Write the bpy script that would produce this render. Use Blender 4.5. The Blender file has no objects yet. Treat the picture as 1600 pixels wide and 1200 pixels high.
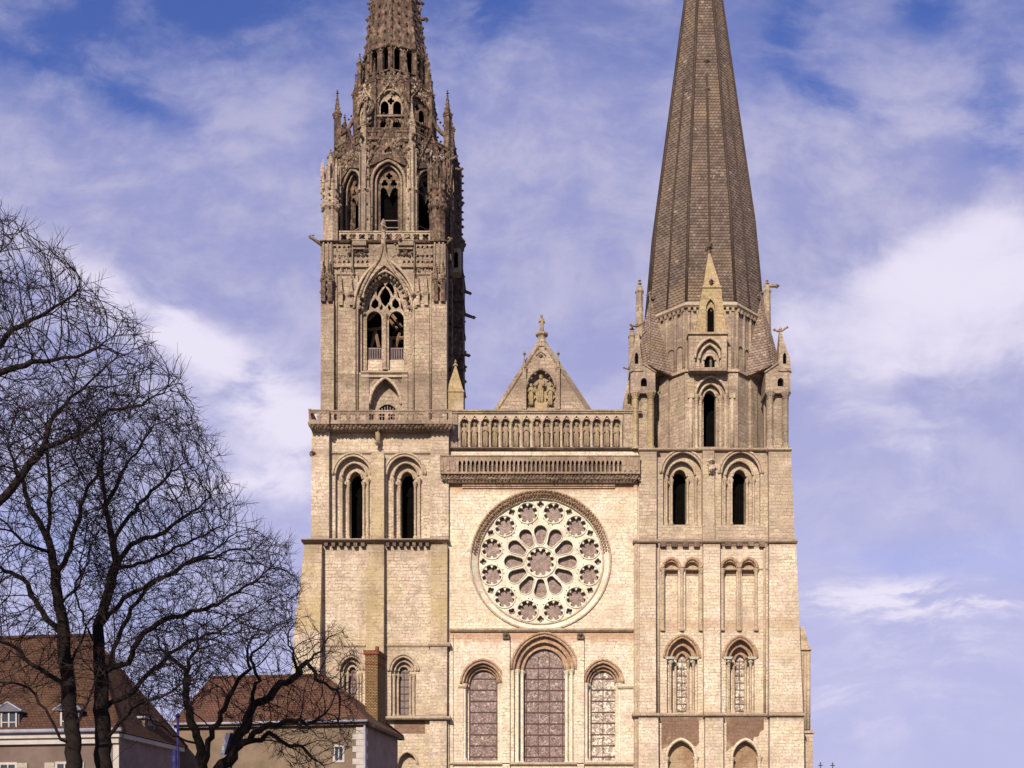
import bpy, math, random
from math import sin, cos, pi, radians, sqrt, atan2, acos
from mathutils import Vector, geometry, kdtree, noise as mnoise

random.seed(7)
S = bpy.context.scene
COL = S.collection

# ------------------------------------------------------------------ camera
F, D, VX, HY, CH = 1863.0, 115.0, 846.0, 1360.0, 1.7     # focal length in photo pixels, distance, principal point, eye height
cam = bpy.data.cameras.new("camera"); camo = bpy.data.objects.new("camera", cam); COL.objects.link(camo)
camo.location = (0, -D, CH); camo.rotation_euler = (radians(90), 0, 0)
cam.sensor_fit = 'HORIZONTAL'; cam.sensor_width = 36.0; cam.lens = 36.0 * F / 1600.0
cam.shift_x = (800 - VX) / 1600.0; cam.shift_y = (HY - 600) / 1600.0
cam.clip_start = 0.5; cam.clip_end = 20000
S.camera = camo

# ------------------------------------------------------------------ sun and sky
SUN_EL, SUN_AZ = radians(29), radians(15)                # azimuth: to the left of the facade's normal
sv = Vector((-sin(SUN_AZ) * cos(SUN_EL), -cos(SUN_AZ) * cos(SUN_EL), sin(SUN_EL)))
sl = bpy.data.lights.new("sun", 'SUN'); sl.energy = 5.0; sl.angle = radians(0.5); sl.color = (1.0, 0.885, 0.72)
so = bpy.data.objects.new("sun", sl); COL.objects.link(so)
so.rotation_euler = sv.to_track_quat('Z', 'Y').to_euler(); so.location = (-60, -150, 120)

S.view_settings.view_transform = 'Standard'; S.view_settings.look = 'None'
S.view_settings.exposure = 0.42; S.view_settings.gamma = 1.0

W = bpy.data.worlds.new("World"); S.world = W; W.use_nodes = True
nt = W.node_tree; nt.nodes.clear()


class NG:
    """small helper to write node graphs"""
    def __init__(s, t): s.t = t
    def n(s, typ, **kw):
        x = s.t.nodes.new(typ)
        for k, v in kw.items(): setattr(x, k, v)
        return x
    def set(s, sock, v):
        if v is None: return
        if isinstance(v, bpy.types.NodeSocket): s.t.links.new(v, sock)
        else:
            try: sock.default_value = v
            except Exception: sock.default_value = tuple(v) + (1.0,)
    def m(s, op, a, b=None, c=None, clamp=False):
        x = s.n('ShaderNodeMath', operation=op, use_clamp=clamp)
        s.set(x.inputs[0], a); s.set(x.inputs[1], b); s.set(x.inputs[2], c)
        return x.outputs[0]
    def vm(s, op, a, b=None):
        x = s.n('ShaderNodeVectorMath', operation=op)
        s.set(x.inputs[0], a)
        if b is not None: s.set(x.inputs[1], b)
        return x.outputs['Value'] if op in ('DOT_PRODUCT', 'LENGTH', 'DISTANCE') else x.outputs[0]
    def mix(s, f, a, b, blend='MIX'):
        x = s.n('ShaderNodeMix', data_type='RGBA', blend_type=blend)
        s.set(x.inputs[0], f); s.set(x.inputs[6], a); s.set(x.inputs[7], b)
        return x.outputs[2]
    def ramp(s, f, lo, hi, a=0.0, b=1.0):
        x = s.n('ShaderNodeMapRange', interpolation_type='SMOOTHSTEP')
        s.set(x.inputs[0], f); s.set(x.inputs[1], lo); s.set(x.inputs[2], hi); s.set(x.inputs[3], a); s.set(x.inputs[4], b)
        return x.outputs[0]
    def comb(s, x=0.0, y=0.0, z=0.0):
        c = s.n('ShaderNodeCombineXYZ'); s.set(c.inputs[0], x); s.set(c.inputs[1], y); s.set(c.inputs[2], z); return c.outputs[0]
    def sep(s, v):
        c = s.n('ShaderNodeSeparateXYZ'); s.set(c.inputs[0], v); return c.outputs
    def noise(s, v, scale, detail=4.0, rough=0.55, dist=0.0):
        x = s.n('ShaderNodeTexNoise'); s.set(x.inputs['Vector'], v)
        x.inputs['Scale'].default_value = scale; x.inputs['Detail'].default_value = detail
        x.inputs['Roughness'].default_value = rough; x.inputs['Distortion'].default_value = dist
        return x.outputs[0]


g = NG(nt)
sky = g.n('ShaderNodeTexSky', sky_type='NISHITA', sun_disc=False, sun_elevation=SUN_EL, altitude=150, air_density=1.0, dust_density=0.4, ozone_density=3.0)
sky.sun_rotation = atan2(sv.x, sv.y)
dirv = g.n('ShaderNodeTexCoord').outputs['Generated']
dx, dy, dz = g.sep(dirv)
# cloud field: direction on the sphere as azimuth-like and elevation-like coordinates
ady = g.m('MAXIMUM', g.m('ABSOLUTE', dy), 0.15)
u = g.m('DIVIDE', dx, ady); v = g.m('DIVIDE', dz, ady)
uv = g.comb(u, v, g.m('MULTIPLY', dy, 0.3))


def skyspot(px, py, rx, ry, ang=0.0):
    """soft round patch of sky around one direction (an ellipse rx, ry in degrees of slope)"""
    cu, cv = (px - VX) / F, (HY - py) / F
    a = g.m('SUBTRACT', u, cu); b = g.m('SUBTRACT', v, cv)
    ca, sa = cos(radians(ang)), sin(radians(ang))
    p = g.m('DIVIDE', g.m('ADD', g.m('MULTIPLY', a, ca), g.m('MULTIPLY', b, sa)), rx / F)
    q = g.m('DIVIDE', g.m('SUBTRACT', g.m('MULTIPLY', b, ca), g.m('MULTIPLY', a, sa)), ry / F)
    r2 = g.m('ADD', g.m('MULTIPLY', p, p), g.m('MULTIPLY', q, q))
    return g.m('POWER', 2.718, g.m('MULTIPLY', r2, -1.0))


def addup(l):
    o = l[0]
    for k in l[1:]: o = g.m('ADD', o, k)
    return o


warp = g.vm('SCALE', g.vm('SUBTRACT', g.n('ShaderNodeTexNoise').outputs[1], (0.5, 0.5, 0.5)))
wn = warp.node; wsrc = wn.inputs[0].links[0].from_node.inputs[0].links[0].from_node
nt.links.new(uv, wsrc.inputs['Vector']); wsrc.inputs['Scale'].default_value = 5.0; wsrc.inputs['Detail'].default_value = 5
wn.inputs['Scale'].default_value = 0.10
uvw = g.vm('ADD', uv, warp)
rot = g.n('ShaderNodeMapping'); nt.links.new(uvw, rot.inputs[0]); rot.inputs['Rotation'].default_value = (0, 0, radians(22)); rot.inputs['Scale'].default_value = (1.0, 2.1, 1.0)
n_big = g.noise(rot.outputs[0], 3.2, 7, 0.58)
n_fine = g.noise(rot.outputs[0], 11.0, 7, 0.6)
n_puff = g.noise(uvw, 13.0, 8, 0.62)
nn = g.m('ADD', g.m('MULTIPLY', n_big, 0.50), g.m('ADD', g.m('MULTIPLY', n_fine, 0.32), g.m('MULTIPLY', n_puff, 0.18)))
# bank of thin cloud, thinner towards the zenith, with open blue patches
cover = g.ramp(v, 0.76, 0.50, 0.03, 0.48)
blue = addup([skyspot(235, 10, 330, 110, 8), skyspot(1236, 42, 38, 66, -20), skyspot(1300, 148, 80, 22, -22), skyspot(1575, 190, 85, 85), skyspot(760, 15, 80, 60, 30), skyspot(1450, 5, 50, 40), skyspot(150, 130, 150, 30, -25)])
lowblue = addup([skyspot(1400, 880, 260, 40, -6), skyspot(1590, 850, 120, 40), skyspot(100, 900, 330, 200), skyspot(60, 420, 90, 50)])
white = addup([skyspot(215, 480, 150, 38, -28), skyspot(340, 560, 190, 46, -30), skyspot(480, 680, 160, 50, -22), skyspot(400, 760, 160, 40), g.m('MULTIPLY', skyspot(420, 690, 170, 110), 0.45)])
n_st = g.noise(g.comb(g.m('MULTIPLY', g.sep(uvw)[0], 9.0), g.m('MULTIPLY', g.sep(uvw)[1], 34.0), 2.0), 1.0, 7, 0.62)
lowband = addup([g.m('MULTIPLY', skyspot(1440, 640, 260, 60, 6), 0.5), g.m('MULTIPLY', skyspot(1420, 770, 240, 50), 0.35), g.m('MULTIPLY', skyspot(1290, 870, 60, 26), 0.6), skyspot(1330, 935, 170, 34), skyspot(1500, 935, 150, 34), g.m('MULTIPLY', skyspot(1560, 850, 90, 26), 0.7), g.m('MULTIPLY', skyspot(1360, 1090, 150, 60), 0.55), g.m('MULTIPLY', skyspot(1480, 1000, 200, 50), 0.45)])
lowwhite = g.m('MULTIPLY', lowband, g.ramp(n_st, 0.40, 0.66))
bank = addup([skyspot(1430, 455, 170, 80, 12), skyspot(1580, 400, 130, 110), g.m('MULTIPLY', skyspot(1450, 560, 260, 60, 6), 0.85), g.m('MULTIPLY', skyspot(1520, 700, 200, 60, 4), 0.45), g.m('MULTIPLY', skyspot(1380, 1150, 260, 60), 0.35), g.m('MULTIPLY', skyspot(1380, 300, 170, 90, -20), 0.35), g.m('MULTIPLY', skyspot(1240, 500, 70, 60), 0.5)])
n_cum = g.noise(uvw, 7.0, 9, 0.60)
bank = g.ramp(g.m('ADD', bank, g.m('MULTIPLY', g.m('SUBTRACT', n_cum, 0.5), 1.5)), 0.18, 1.25)
lowwhite = g.m('ADD', lowwhite, g.m('MULTIPLY', bank, 1.05))
dens = g.m('ADD', g.m('ADD', nn, cover), g.m('ADD', g.m('ADD', g.m('MULTIPLY', white, 0.20), g.m('MULTIPLY', bank, 0.3)), g.m('MULTIPLY', g.m('MULTIPLY', blue, g.ramp(g.m('ADD', g.m('MULTIPLY', n_fine, 0.6), g.m('MULTIPLY', n_puff, 0.4)), 0.68, 0.34, 0.35, 1.15)), -0.36)))
dens = g.m('ADD', dens, g.m('MULTIPLY', lowblue, -0.26))
veil = g.ramp(dens, 0.20, 0.92)
bright = g.ramp(g.m('ADD', g.m('ADD', g.m('MULTIPLY', g.m('MULTIPLY', white, g.ramp(n_fine, 0.25, 0.62, 0.35, 1.0)), 0.80), g.m('MULTIPLY', lowwhite, 0.95)), g.m('MULTIPLY', g.m('SUBTRACT', nn, 0.5), 1.9)), 0.05, 1.15)
base = g.mix(1.0, sky.outputs[0], (0.60, 0.62, 1.05, 1), 'MULTIPLY')
base = g.mix(g.m('MULTIPLY', lowblue, 0.55, clamp=True), base, (2.5, 3.3, 6.1, 1))
thin = g.mix(g.ramp(g.m('ADD', g.m('MULTIPLY', n_fine, 0.5), g.m('MULTIPLY', n_puff, 0.5)), 0.38, 0.62), (2.4, 2.5, 4.4, 1), (3.6, 3.5, 4.95, 1))
thin = g.mix(g.ramp(v, 0.55, 0.15, 0.0, 0.8), thin, (3.8, 3.75, 5.6, 1))
thick = (5.7, 5.35, 6.45, 1)
c = g.mix(g.m('MULTIPLY', veil, 0.95), base, thin)
c = g.mix(g.m('MULTIPLY', bright, g.ramp(dens, 0.30, 0.70)), c, thick)
bg = g.n('ShaderNodeBackground'); nt.links.new(c, bg.inputs[0]); bg.inputs[1].default_value = 0.108
out = g.n('ShaderNodeOutputWorld'); nt.links.new(bg.outputs[0], out.inputs[0])
W.cycles.sampling_method = 'MANUAL'; W.cycles.sample_map_resolution = 512


# ------------------------------------------------------------------ materials
def newmat(name, rough=0.9):
    m = bpy.data.materials.new(name); m.use_nodes = True
    q = NG(m.node_tree); b = m.node_tree.nodes['Principled BSDF']
    b.inputs['Roughness'].default_value = rough; b.inputs['Specular IOR Level'].default_value = 0.2
    return m, q, b


def wallcoord(q):
    """brick coordinates running along a wall whichever way it faces"""
    ge = q.n('ShaderNodeNewGeometry'); px, py, pz = q.sep(ge.outputs['Position'])
    nx, ny, nz = q.sep(ge.outputs['True Normal'])
    f = q.m('GREATER_THAN', q.m('ABSOLUTE', nx), q.m('ABSOLUTE', ny))
    mx = q.n('ShaderNodeMix', data_type='FLOAT'); q.set(mx.inputs[0], f); q.set(mx.inputs[2], px); q.set(mx.inputs[3], py)
    return ge.outputs['Position'], mx.outputs[0], pz


def ashlar(name, c1, c2, mortar, dirt, dirt_amt=0.5, streak=0.4, row=0.36, width=0.85, msize=0.035, patch=None, patch_amt=0.0, spots=0.35, bump=0.6, stains=(), carve=0.0, fine=2.4, joint=0.9, grain=1.0, plo=0.50):
    m, q, b = newmat(name)
    pos, uu, pz = wallcoord(q)
    jit = q.noise(pos, 0.9, 2)
    zz = q.m('ADD', pz, q.m('MULTIPLY', jit, 0.16))
    rid = q.n('ShaderNodeTexWhiteNoise', noise_dimensions='1D'); q.set(rid.inputs['W'], q.m('FLOOR', q.m('DIVIDE', zz, row)))
    ux = q.m('ADD', uu, q.m('MULTIPLY', rid.outputs[0], 3.7))
    ux = q.m('ADD', ux, q.m('MULTIPLY', q.m('SINE', q.m('MULTIPLY', ux, 2.9)), width * 0.2))
    br = q.n('ShaderNodeTexBrick'); q.set(br.inputs['Vector'], q.comb(ux, zz, 0.0))
    br.inputs['Scale'].default_value = 1.0; br.inputs['Mortar Size'].default_value = msize; br.inputs['Mortar Smooth'].default_value = 0.5
    br.inputs['Brick Width'].default_value = width; br.inputs['Row Height'].default_value = row; br.inputs['Bias'].default_value = -0.1
    q.set(br.inputs['Color1'], c1); q.set(br.inputs['Color2'], c2); q.set(br.inputs['Mortar'], c2)
    plain = q.mix(q.ramp(q.noise(pos, 0.55, 5, 0.65), 0.35, 0.65), c1, c2)
    col = q.mix(0.3, br.outputs[0], plain)
    rb_ = q.n('ShaderNodeTexWhiteNoise', noise_dimensions='3D'); q.set(rb_.inputs['Vector'], br.outputs[0])
    col = q.mix(q.m('MULTIPLY', q.ramp(rb_.outputs[0], 0.80, 0.92), 0.45), col, dirt)
    hue = q.ramp(q.noise(q.vm('ADD', pos, (5, 9, 2)), 0.8, 3), 0.40, 0.62)
    col = q.mix(hue, q.mix(1.0, col, (1.03, 0.985, 1.0, 1), 'MULTIPLY'), q.mix(1.0, col, (0.97, 1.0, 0.92, 1), 'MULTIPLY'))
    # joints show only here and there, in broken dashes
    wear = q.ramp(q.noise(pos, 1.15, 4, 0.65), 0.46, 0.62)
    wear2 = q.ramp(q.noise(pos, 0.12, 3, 0.5), 0.36, 0.60, 0.35, 1.0)
    fz = q.m('ABSOLUTE', q.m('SUBTRACT', q.m('FRACT', q.m('DIVIDE', zz, row)), 0.5))
    hl = q.ramp(fz, 0.5 - msize / row * 1.5, 0.5)
    dash = q.ramp(q.noise(q.comb(q.m('MULTIPLY', uu, 1.0), q.m('MULTIPLY', pz, 4.0), 3.3), 1.0, 4, 0.7), 0.47, 0.63)
    lines = q.m('MAXIMUM', q.m('MULTIPLY', hl, dash), q.m('MULTIPLY', q.m('MULTIPLY', br.outputs[1], wear), 0.45))
    col = q.mix(q.m('MULTIPLY', lines, q.m('MULTIPLY', wear2, joint)), col, mortar)
    gr = q.noise(pos, 5.5, 3, 0.8)
    col = q.mix(q.ramp(gr, 0.50, 0.72, 0.0, grain), col, q.mix(0.5, dirt, mortar))
    col = q.mix(q.ramp(gr, 0.46, 0.28, 0.0, grain), col, tuple(min(0.9, 1.22 * k) for k in c1[:3]) + (1,))
    big = q.ramp(q.noise(pos, 0.22, 6, 0.65), 0.42, 0.62)
    col = q.mix(q.m('MULTIPLY', big, dirt_amt), col, dirt)
    mid = q.ramp(q.noise(q.vm('ADD', pos, (17, 3, 8)), 0.75, 5, 0.7), 0.50, 0.66)
    col = q.mix(q.m('MULTIPLY', mid, dirt_amt * 0.7), col, q.mix(0.35, dirt, (0.16, 0.13, 0.115, 1)))
    st = q.noise(q.comb(q.m('MULTIPLY', uu, 1.7), q.m('MULTIPLY', pz, 0.13), 0.0), 1.0, 5, 0.65)
    col = q.mix(q.m('MULTIPLY', q.ramp(st, 0.52, 0.75), streak), col, dirt)
    if patch:
        pt = q.ramp(q.noise(q.vm('ADD', pos, (31, 7, 3)), 0.28, 5, 0.65), plo, plo + 0.16)
        col = q.mix(q.m('MULTIPLY', pt, patch_amt), col, patch)
    for (zt, hgt, cc, amt) in stains:
        e = q.m('MULTIPLY', q.ramp(q.m('ADD', pz, q.m('MULTIPLY', st, hgt * 1.2)), zt - hgt * 0.7, zt + hgt * 0.3), q.m('LESS_THAN', pz, zt + 0.3))
        col = q.mix(q.m('MULTIPLY', e, amt), col, cc)
    fn = q.noise(pos, fine, 6, 0.72)
    dk = q.ramp(fn, 0.57, 0.70)
    col = q.mix(q.m('MULTIPLY', dk, spots), col, q.mix(0.5, dirt, (0.03, 0.022, 0.018, 1)))
    lt = q.ramp(fn, 0.44, 0.30)
    col = q.mix(q.m('MULTIPLY', lt, spots * 0.6), col, tuple(min(0.9, 1.25 * k) for k in c1[:3]) + (1,))
    q.set(b.inputs['Base Color'], col)
    h = q.m('ADD', q.m('MULTIPLY', q.m('MULTIPLY', br.outputs[1], wear), -0.8), q.m('MULTIPLY', fn, 0.9))
    if carve:
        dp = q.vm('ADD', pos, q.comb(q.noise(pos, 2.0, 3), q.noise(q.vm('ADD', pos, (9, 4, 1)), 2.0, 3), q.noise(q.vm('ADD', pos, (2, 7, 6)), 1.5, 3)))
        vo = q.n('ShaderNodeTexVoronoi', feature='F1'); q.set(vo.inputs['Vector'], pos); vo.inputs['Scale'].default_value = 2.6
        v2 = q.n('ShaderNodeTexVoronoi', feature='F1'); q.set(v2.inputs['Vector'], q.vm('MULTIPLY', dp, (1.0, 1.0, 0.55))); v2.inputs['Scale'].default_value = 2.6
        hollow_shade = q.ramp(v2.outputs[0], 0.34, 0.62)
        col = q.mix(q.m('MULTIPLY', hollow_shade, 0.62), col, (0.03, 0.02, 0.016, 1))  # shade of the carved hollows put into the colour
        col = q.mix(q.m('MULTIPLY', q.ramp(v2.outputs[0], 0.20, 0.05), 0.45), col, (0.36, 0.26, 0.18, 1))  # raised knobs lightened as if lit
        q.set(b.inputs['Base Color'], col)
        h = q.m('ADD', h, q.m('MULTIPLY', vo.outputs[0], carve))
    bp = q.n('ShaderNodeBump'); bp.inputs['Strength'].default_value = bump; bp.inputs['Distance'].default_value = 0.09
    q.set(bp.inputs['Height'], h); q.set(b.inputs['Normal'], bp.outputs[0])
    return m


def X(px, d=0.0): return (px - VX) * (D + d) / F
def Z(py, d=0.0): return CH + (HY - py) * (D + d) / F
def PX(m, d=0.0): return m * (D + d) / F                # a length in photo pixels, in metres at depth d

RUST = (0.30, 0.15, 0.075, 1)
M = {}
M['pale'] = ashlar('pale_limestone', (0.660, 0.572, 0.460, 1), (0.520, 0.443, 0.350, 1), (0.17, 0.11, 0.085, 1), (0.40, 0.31, 0.235, 1), 0.45, 0.40, row=0.31, width=0.62, msize=0.04, patch=(0.44, 0.34, 0.20, 1), patch_amt=0.30, spots=0.42,
                   stains=((Z(751), 1.1, RUST, 0.75), (Z(988), 1.0, RUST, 0.65)))
M['pale_plain'] = ashlar('pale_buttress_limestone', (0.630, 0.536, 0.430, 1), (0.480, 0.402, 0.315, 1), (0.16, 0.105, 0.08, 1), (0.35, 0.27, 0.20, 1), 0.55, 0.5, row=0.31, width=0.62, msize=0.04, patch=(0.43, 0.33, 0.20, 1), patch_amt=0.35, spots=0.5, stains=((Z(1119), .45, (0.13, 0.08, 0.058, 1), .75), (Z(849), .45, (0.13, 0.08, 0.058, 1), .6), (Z(972), .9, (0.30, 0.19, 0.11, 1), .4)))
M['warm'] = ashlar('warm_limestone', (0.570, 0.474, 0.375, 1), (0.400, 0.324, 0.250, 1), (0.13, 0.085, 0.06, 1), (0.27, 0.205, 0.15, 1), 0.6, 0.55, row=0.32, width=0.7, msize=0.045, patch=(0.36, 0.28, 0.145, 1), patch_amt=0.40, spots=0.5, stains=((Z(843), 1.1, (0.17, 0.12, 0.09, 1), .5), (Z(1121), .7, (0.17, 0.12, 0.09, 1), .6), (Z(707), .7, (0.17, 0.12, 0.09, 1), .45), (Z(1010), .8, (0.17, 0.12, 0.09, 1), .35)))
M['tan'] = ashlar('tan_limestone', (0.490, 0.402, 0.305, 1), (0.330, 0.258, 0.195, 1), (0.12, 0.08, 0.06, 1), (0.25, 0.185, 0.135, 1), 0.55, 0.6, row=0.33, width=0.75, msize=0.045, patch=(0.33, 0.255, 0.15, 1), patch_amt=0.5, spots=0.55, stains=((Z(701), 1.2, (0.17, 0.12, 0.09, 1), .5), (Z(845), 1.6, (0.17, 0.12, 0.09, 1), .4)))
M['ochre'] = ashlar('lichen_limestone', (0.50, 0.395, 0.295, 1), (0.37, 0.285, 0.20, 1), (0.11, 0.07, 0.042, 1), (0.225, 0.165, 0.09, 1), 0.55, 0.4, row=0.34, patch=(0.35, 0.275, 0.155, 1), patch_amt=0.75, spots=0.5, plo=0.45, stains=((Z(844), 2.2, (0.20, 0.15, 0.11, 1), .45), (Z(940), 3.0, (0.33, 0.24, 0.11, 1), .35)))
M['grey'] = ashlar('weathered_limestone', (0.420, 0.335, 0.250, 1), (0.270, 0.209, 0.158, 1), (0.09, 0.06, 0.045, 1), (0.175, 0.122, 0.09, 1), 0.55, 0.5, row=0.36, width=0.7, msize=0.045, spots=0.6, fine=2.8, stains=((Z(380), 1.5, (0.11, 0.078, 0.06, 1), .5), (Z(582), 1.2, (0.11, 0.078, 0.06, 1), .4)))
M['brown'] = ashlar('dark_carved_limestone', (0.21, 0.14, 0.102, 1), (0.145, 0.094, 0.070, 1), (0.05, 0.032, 0.026, 1), (0.095, 0.06, 0.046, 1), 0.55, 0.5, row=0.42, width=0.7, spots=0.6, carve=0.9, bump=0.9, patch=(0.32, 0.23, 0.145, 1), patch_amt=0.45, fine=3.0, joint=0.25)
M['carved'] = ashlar('carved_white_stone', (0.565, 0.592, 0.500, 1), (0.560, 0.489, 0.410, 1), (0.42, 0.32, 0.25, 1), (0.43, 0.33, 0.24, 1), 0.35, 0.25, row=0.6, width=0.9, msize=0.012, spots=0.42)
M['moulding'] = ashlar('moulded_stone', (0.460, 0.376, 0.285, 1), (0.360, 0.283, 0.210, 1), (0.17, 0.11, 0.08, 1), (0.25, 0.175, 0.12, 1), 0.5, 0.3, row=0.5, width=0.6, msize=0.03, spots=0.6)
M['crust'] = ashlar('rust_brown_stone', (0.215, 0.135, 0.095, 1), (0.165, 0.10, 0.072, 1), (0.085, 0.05, 0.036, 1), (0.13, 0.078, 0.054, 1), 0.6, 0.4, patch=(0.40, 0.30, 0.215, 1), patch_amt=0.65, spots=0.55)
M['infill'] = ashlar('ochre_brown_infill', (0.30, 0.205, 0.125, 1), (0.24, 0.155, 0.095, 1), (0.10, 0.06, 0.04, 1), (0.17, 0.105, 0.065, 1), 0.6, 0.4, patch=(0.42, 0.32, 0.22, 1), patch_amt=0.4, spots=0.55)
M['redarch'] = ashlar('red_brown_stone', (0.43, 0.30, 0.20, 1), (0.32, 0.215, 0.14, 1), (0.14, 0.08, 0.055, 1), (0.21, 0.125, 0.085, 1), 0.5, 0.3, row=0.5, width=0.4, spots=0.5)
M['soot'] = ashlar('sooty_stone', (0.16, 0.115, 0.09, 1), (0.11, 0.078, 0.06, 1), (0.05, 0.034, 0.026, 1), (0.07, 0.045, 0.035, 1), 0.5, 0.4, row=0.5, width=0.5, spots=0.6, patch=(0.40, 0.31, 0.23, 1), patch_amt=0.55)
M['flank'] = ashlar('shaded_flank_stone', (0.15, 0.108, 0.088, 1), (0.105, 0.075, 0.06, 1), (0.04, 0.028, 0.022, 1), (0.06, 0.04, 0.032, 1), 0.5, 0.4, row=0.5, width=0.5, spots=0.6, carve=0.6)  # dark tone carries the shade of the flank turned from the sun
M['rail'] = ashlar('grey_balustrade_stone', (0.34, 0.255, 0.19, 1), (0.23, 0.168, 0.125, 1), (0.08, 0.05, 0.04, 1), (0.10, 0.068, 0.05, 1), 0.5, 0.4, row=0.9, width=0.9, spots=0.6)
M['turret'] = ashlar('turret_stone', (0.40, 0.315, 0.235, 1), (0.27, 0.208, 0.152, 1), (0.09, 0.06, 0.045, 1), (0.145, 0.105, 0.085, 1), 0.6, 0.9, joint=0.5, row=0.34, width=0.7, msize=0.04, spots=0.6, patch=(0.20, 0.148, 0.118, 1), patch_amt=0.7)
M['gold'] = ashlar('golden_lichen_stone', (0.38, 0.29, 0.165, 1), (0.29, 0.22, 0.125, 1), (0.11, 0.07, 0.042, 1), (0.21, 0.155, 0.09, 1), 0.55, 0.5, row=0.36, width=0.7, spots=0.6, patch=(0.40, 0.32, 0.24, 1), patch_amt=0.6)
M['statue'] = ashlar('statue_stone', (0.31, 0.235, 0.165, 1), (0.24, 0.178, 0.12, 1), (0.2, 0.14, 0.1, 1), (0.14, 0.096, 0.064, 1), 0.5, 0.3, row=3, width=3, msize=0.001, spots=0.6)
M['ribs'] = ashlar('shadowed_rib_stone', (0.078, 0.053, 0.043, 1), (0.052, 0.035, 0.029, 1), (0.03, 0.02, 0.015, 1), (0.03, 0.02, 0.016, 1), 0.5, 0.3, row=0.6, width=0.4, spots=0.5)  # dark colour imitates shadowed grooves along the spire


def scales(name='spire_scale_stone', k=1.0):
    m, q, b = newmat(name)
    pos, uu, pz = wallcoord(q)
    # overlapping stone scales in staggered rows
    RH, TW = 0.31, 0.34
    rowf = q.m('DIVIDE', pz, RH); rowi = q.m('FLOOR', rowf); fr = q.m('SUBTRACT', rowf, rowi)
    sh = q.m('MULTIPLY', q.m('MODULO', rowi, 2.0), 0.5)
    uf = q.m('ADD', q.m('DIVIDE', uu, TW), sh); ui = q.m('FLOOR', uf); fu = q.m('SUBTRACT', q.m('SUBTRACT', uf, ui), 0.5)
    rnd = q.n('ShaderNodeTexWhiteNoise', noise_dimensions='2D'); q.set(rnd.inputs['Vector'], q.comb(ui, rowi, 0))
    edge = q.m('SUBTRACT', fr, q.m('MULTIPLY', q.m('MULTIPLY', fu, fu), 1.9))
    lip = q.ramp(edge, 0.22, 0.0)                     # dark gap beneath the scale's rounded edge
    tone = q.mix(rnd.outputs[0], (0.095 * k, 0.067 * k, 0.055 * k, 1), (0.175 * k, 0.128 * k, 0.102 * k, 1))
    big = q.noise(pos, 0.22, 5, 0.6)
    tone = q.mix(q.m('MULTIPLY', q.ramp(big, 0.45, 0.68), 0.7), tone, (0.20, 0.14, 0.085, 1))
    tone = q.mix(q.m('MULTIPLY', q.ramp(q.noise(pos, 1.6, 4, 0.7), 0.62, 0.70), 0.8), tone, (0.33, 0.25, 0.19, 1))
    tone = q.mix(q.m('MULTIPLY', q.ramp(rnd.outputs[0], 0.99, 0.995), 0.3), tone, (0.45, 0.36, 0.30, 1))
    bandn = q.noise(q.comb(0.0, q.m('MULTIPLY', pz, 0.55), q.m('MULTIPLY', uu, 0.12)), 1.0, 4, 0.7)
    tone = q.mix(q.ramp(bandn, 0.50, 0.66, 0.0, 0.40), tone, (0.20, 0.15, 0.12, 1))
    stv = q.noise(q.comb(q.m('MULTIPLY', uu, 1.3), q.m('MULTIPLY', pz, 0.09), 1.0), 1.0, 5, 0.65)
    tone = q.mix(q.ramp(stv, 0.50, 0.72, 0.0, 0.55), tone, (0.065, 0.045, 0.038, 1))
    tone = q.mix(q.ramp(q.noise(pos, 0.5, 5, 0.7), 0.55, 0.72, 0.0, 0.5), tone, (0.23, 0.175, 0.125, 1))
    tone = q.mix(q.m('MULTIPLY', lip, 0.5), tone, (0.035, 0.023, 0.02, 1))
    q.set(b.inputs['Base Color'], tone)
    bp = q.n('ShaderNodeBump'); bp.inputs['Strength'].default_value = 0.9; bp.inputs['Distance'].default_value = 0.12
    q.set(bp.inputs['Height'], q.m('ADD', q.m('MULTIPLY', q.m('SUBTRACT', 1.0, fr), q.m('SUBTRACT', 1.0, lip)), q.m('MULTIPLY', rnd.outputs[0], 0.4)))
    q.set(b.inputs['Normal'], bp.outputs[0])
    return m


M['scales'] = scales(k=0.82)
M['scales_light'] = scales('turret_scale_stone', 1.6)


def glassmat(name, dark, mid, light, amount, rough=0.35, scale=3.0):
    m, q, b = newmat(name, rough); b.inputs['Specular IOR Level'].default_value = 0.35
    ge = q.n('ShaderNodeNewGeometry').outputs['Position']
    vo = q.n('ShaderNodeTexVoronoi', feature='F1'); q.set(vo.inputs['Vector'], ge); vo.inputs['Scale'].default_value = scale * 1.6
    r = q.sep(vo.outputs['Color'])[0]
    col = q.mix(r, dark, mid)
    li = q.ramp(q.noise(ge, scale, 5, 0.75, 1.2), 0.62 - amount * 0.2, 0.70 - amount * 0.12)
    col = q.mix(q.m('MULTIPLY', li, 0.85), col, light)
    q.set(b.inputs['Base Color'], col)
    bp = q.n('ShaderNodeBump'); bp.inputs['Strength'].default_value = 0.5; bp.inputs['Distance'].default_value = 0.03
    q.set(bp.inputs['Height'], q.m('ADD', r, q.noise(ge, 9, 3))); q.set(b.inputs['Normal'], bp.outputs[0])
    return m


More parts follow.
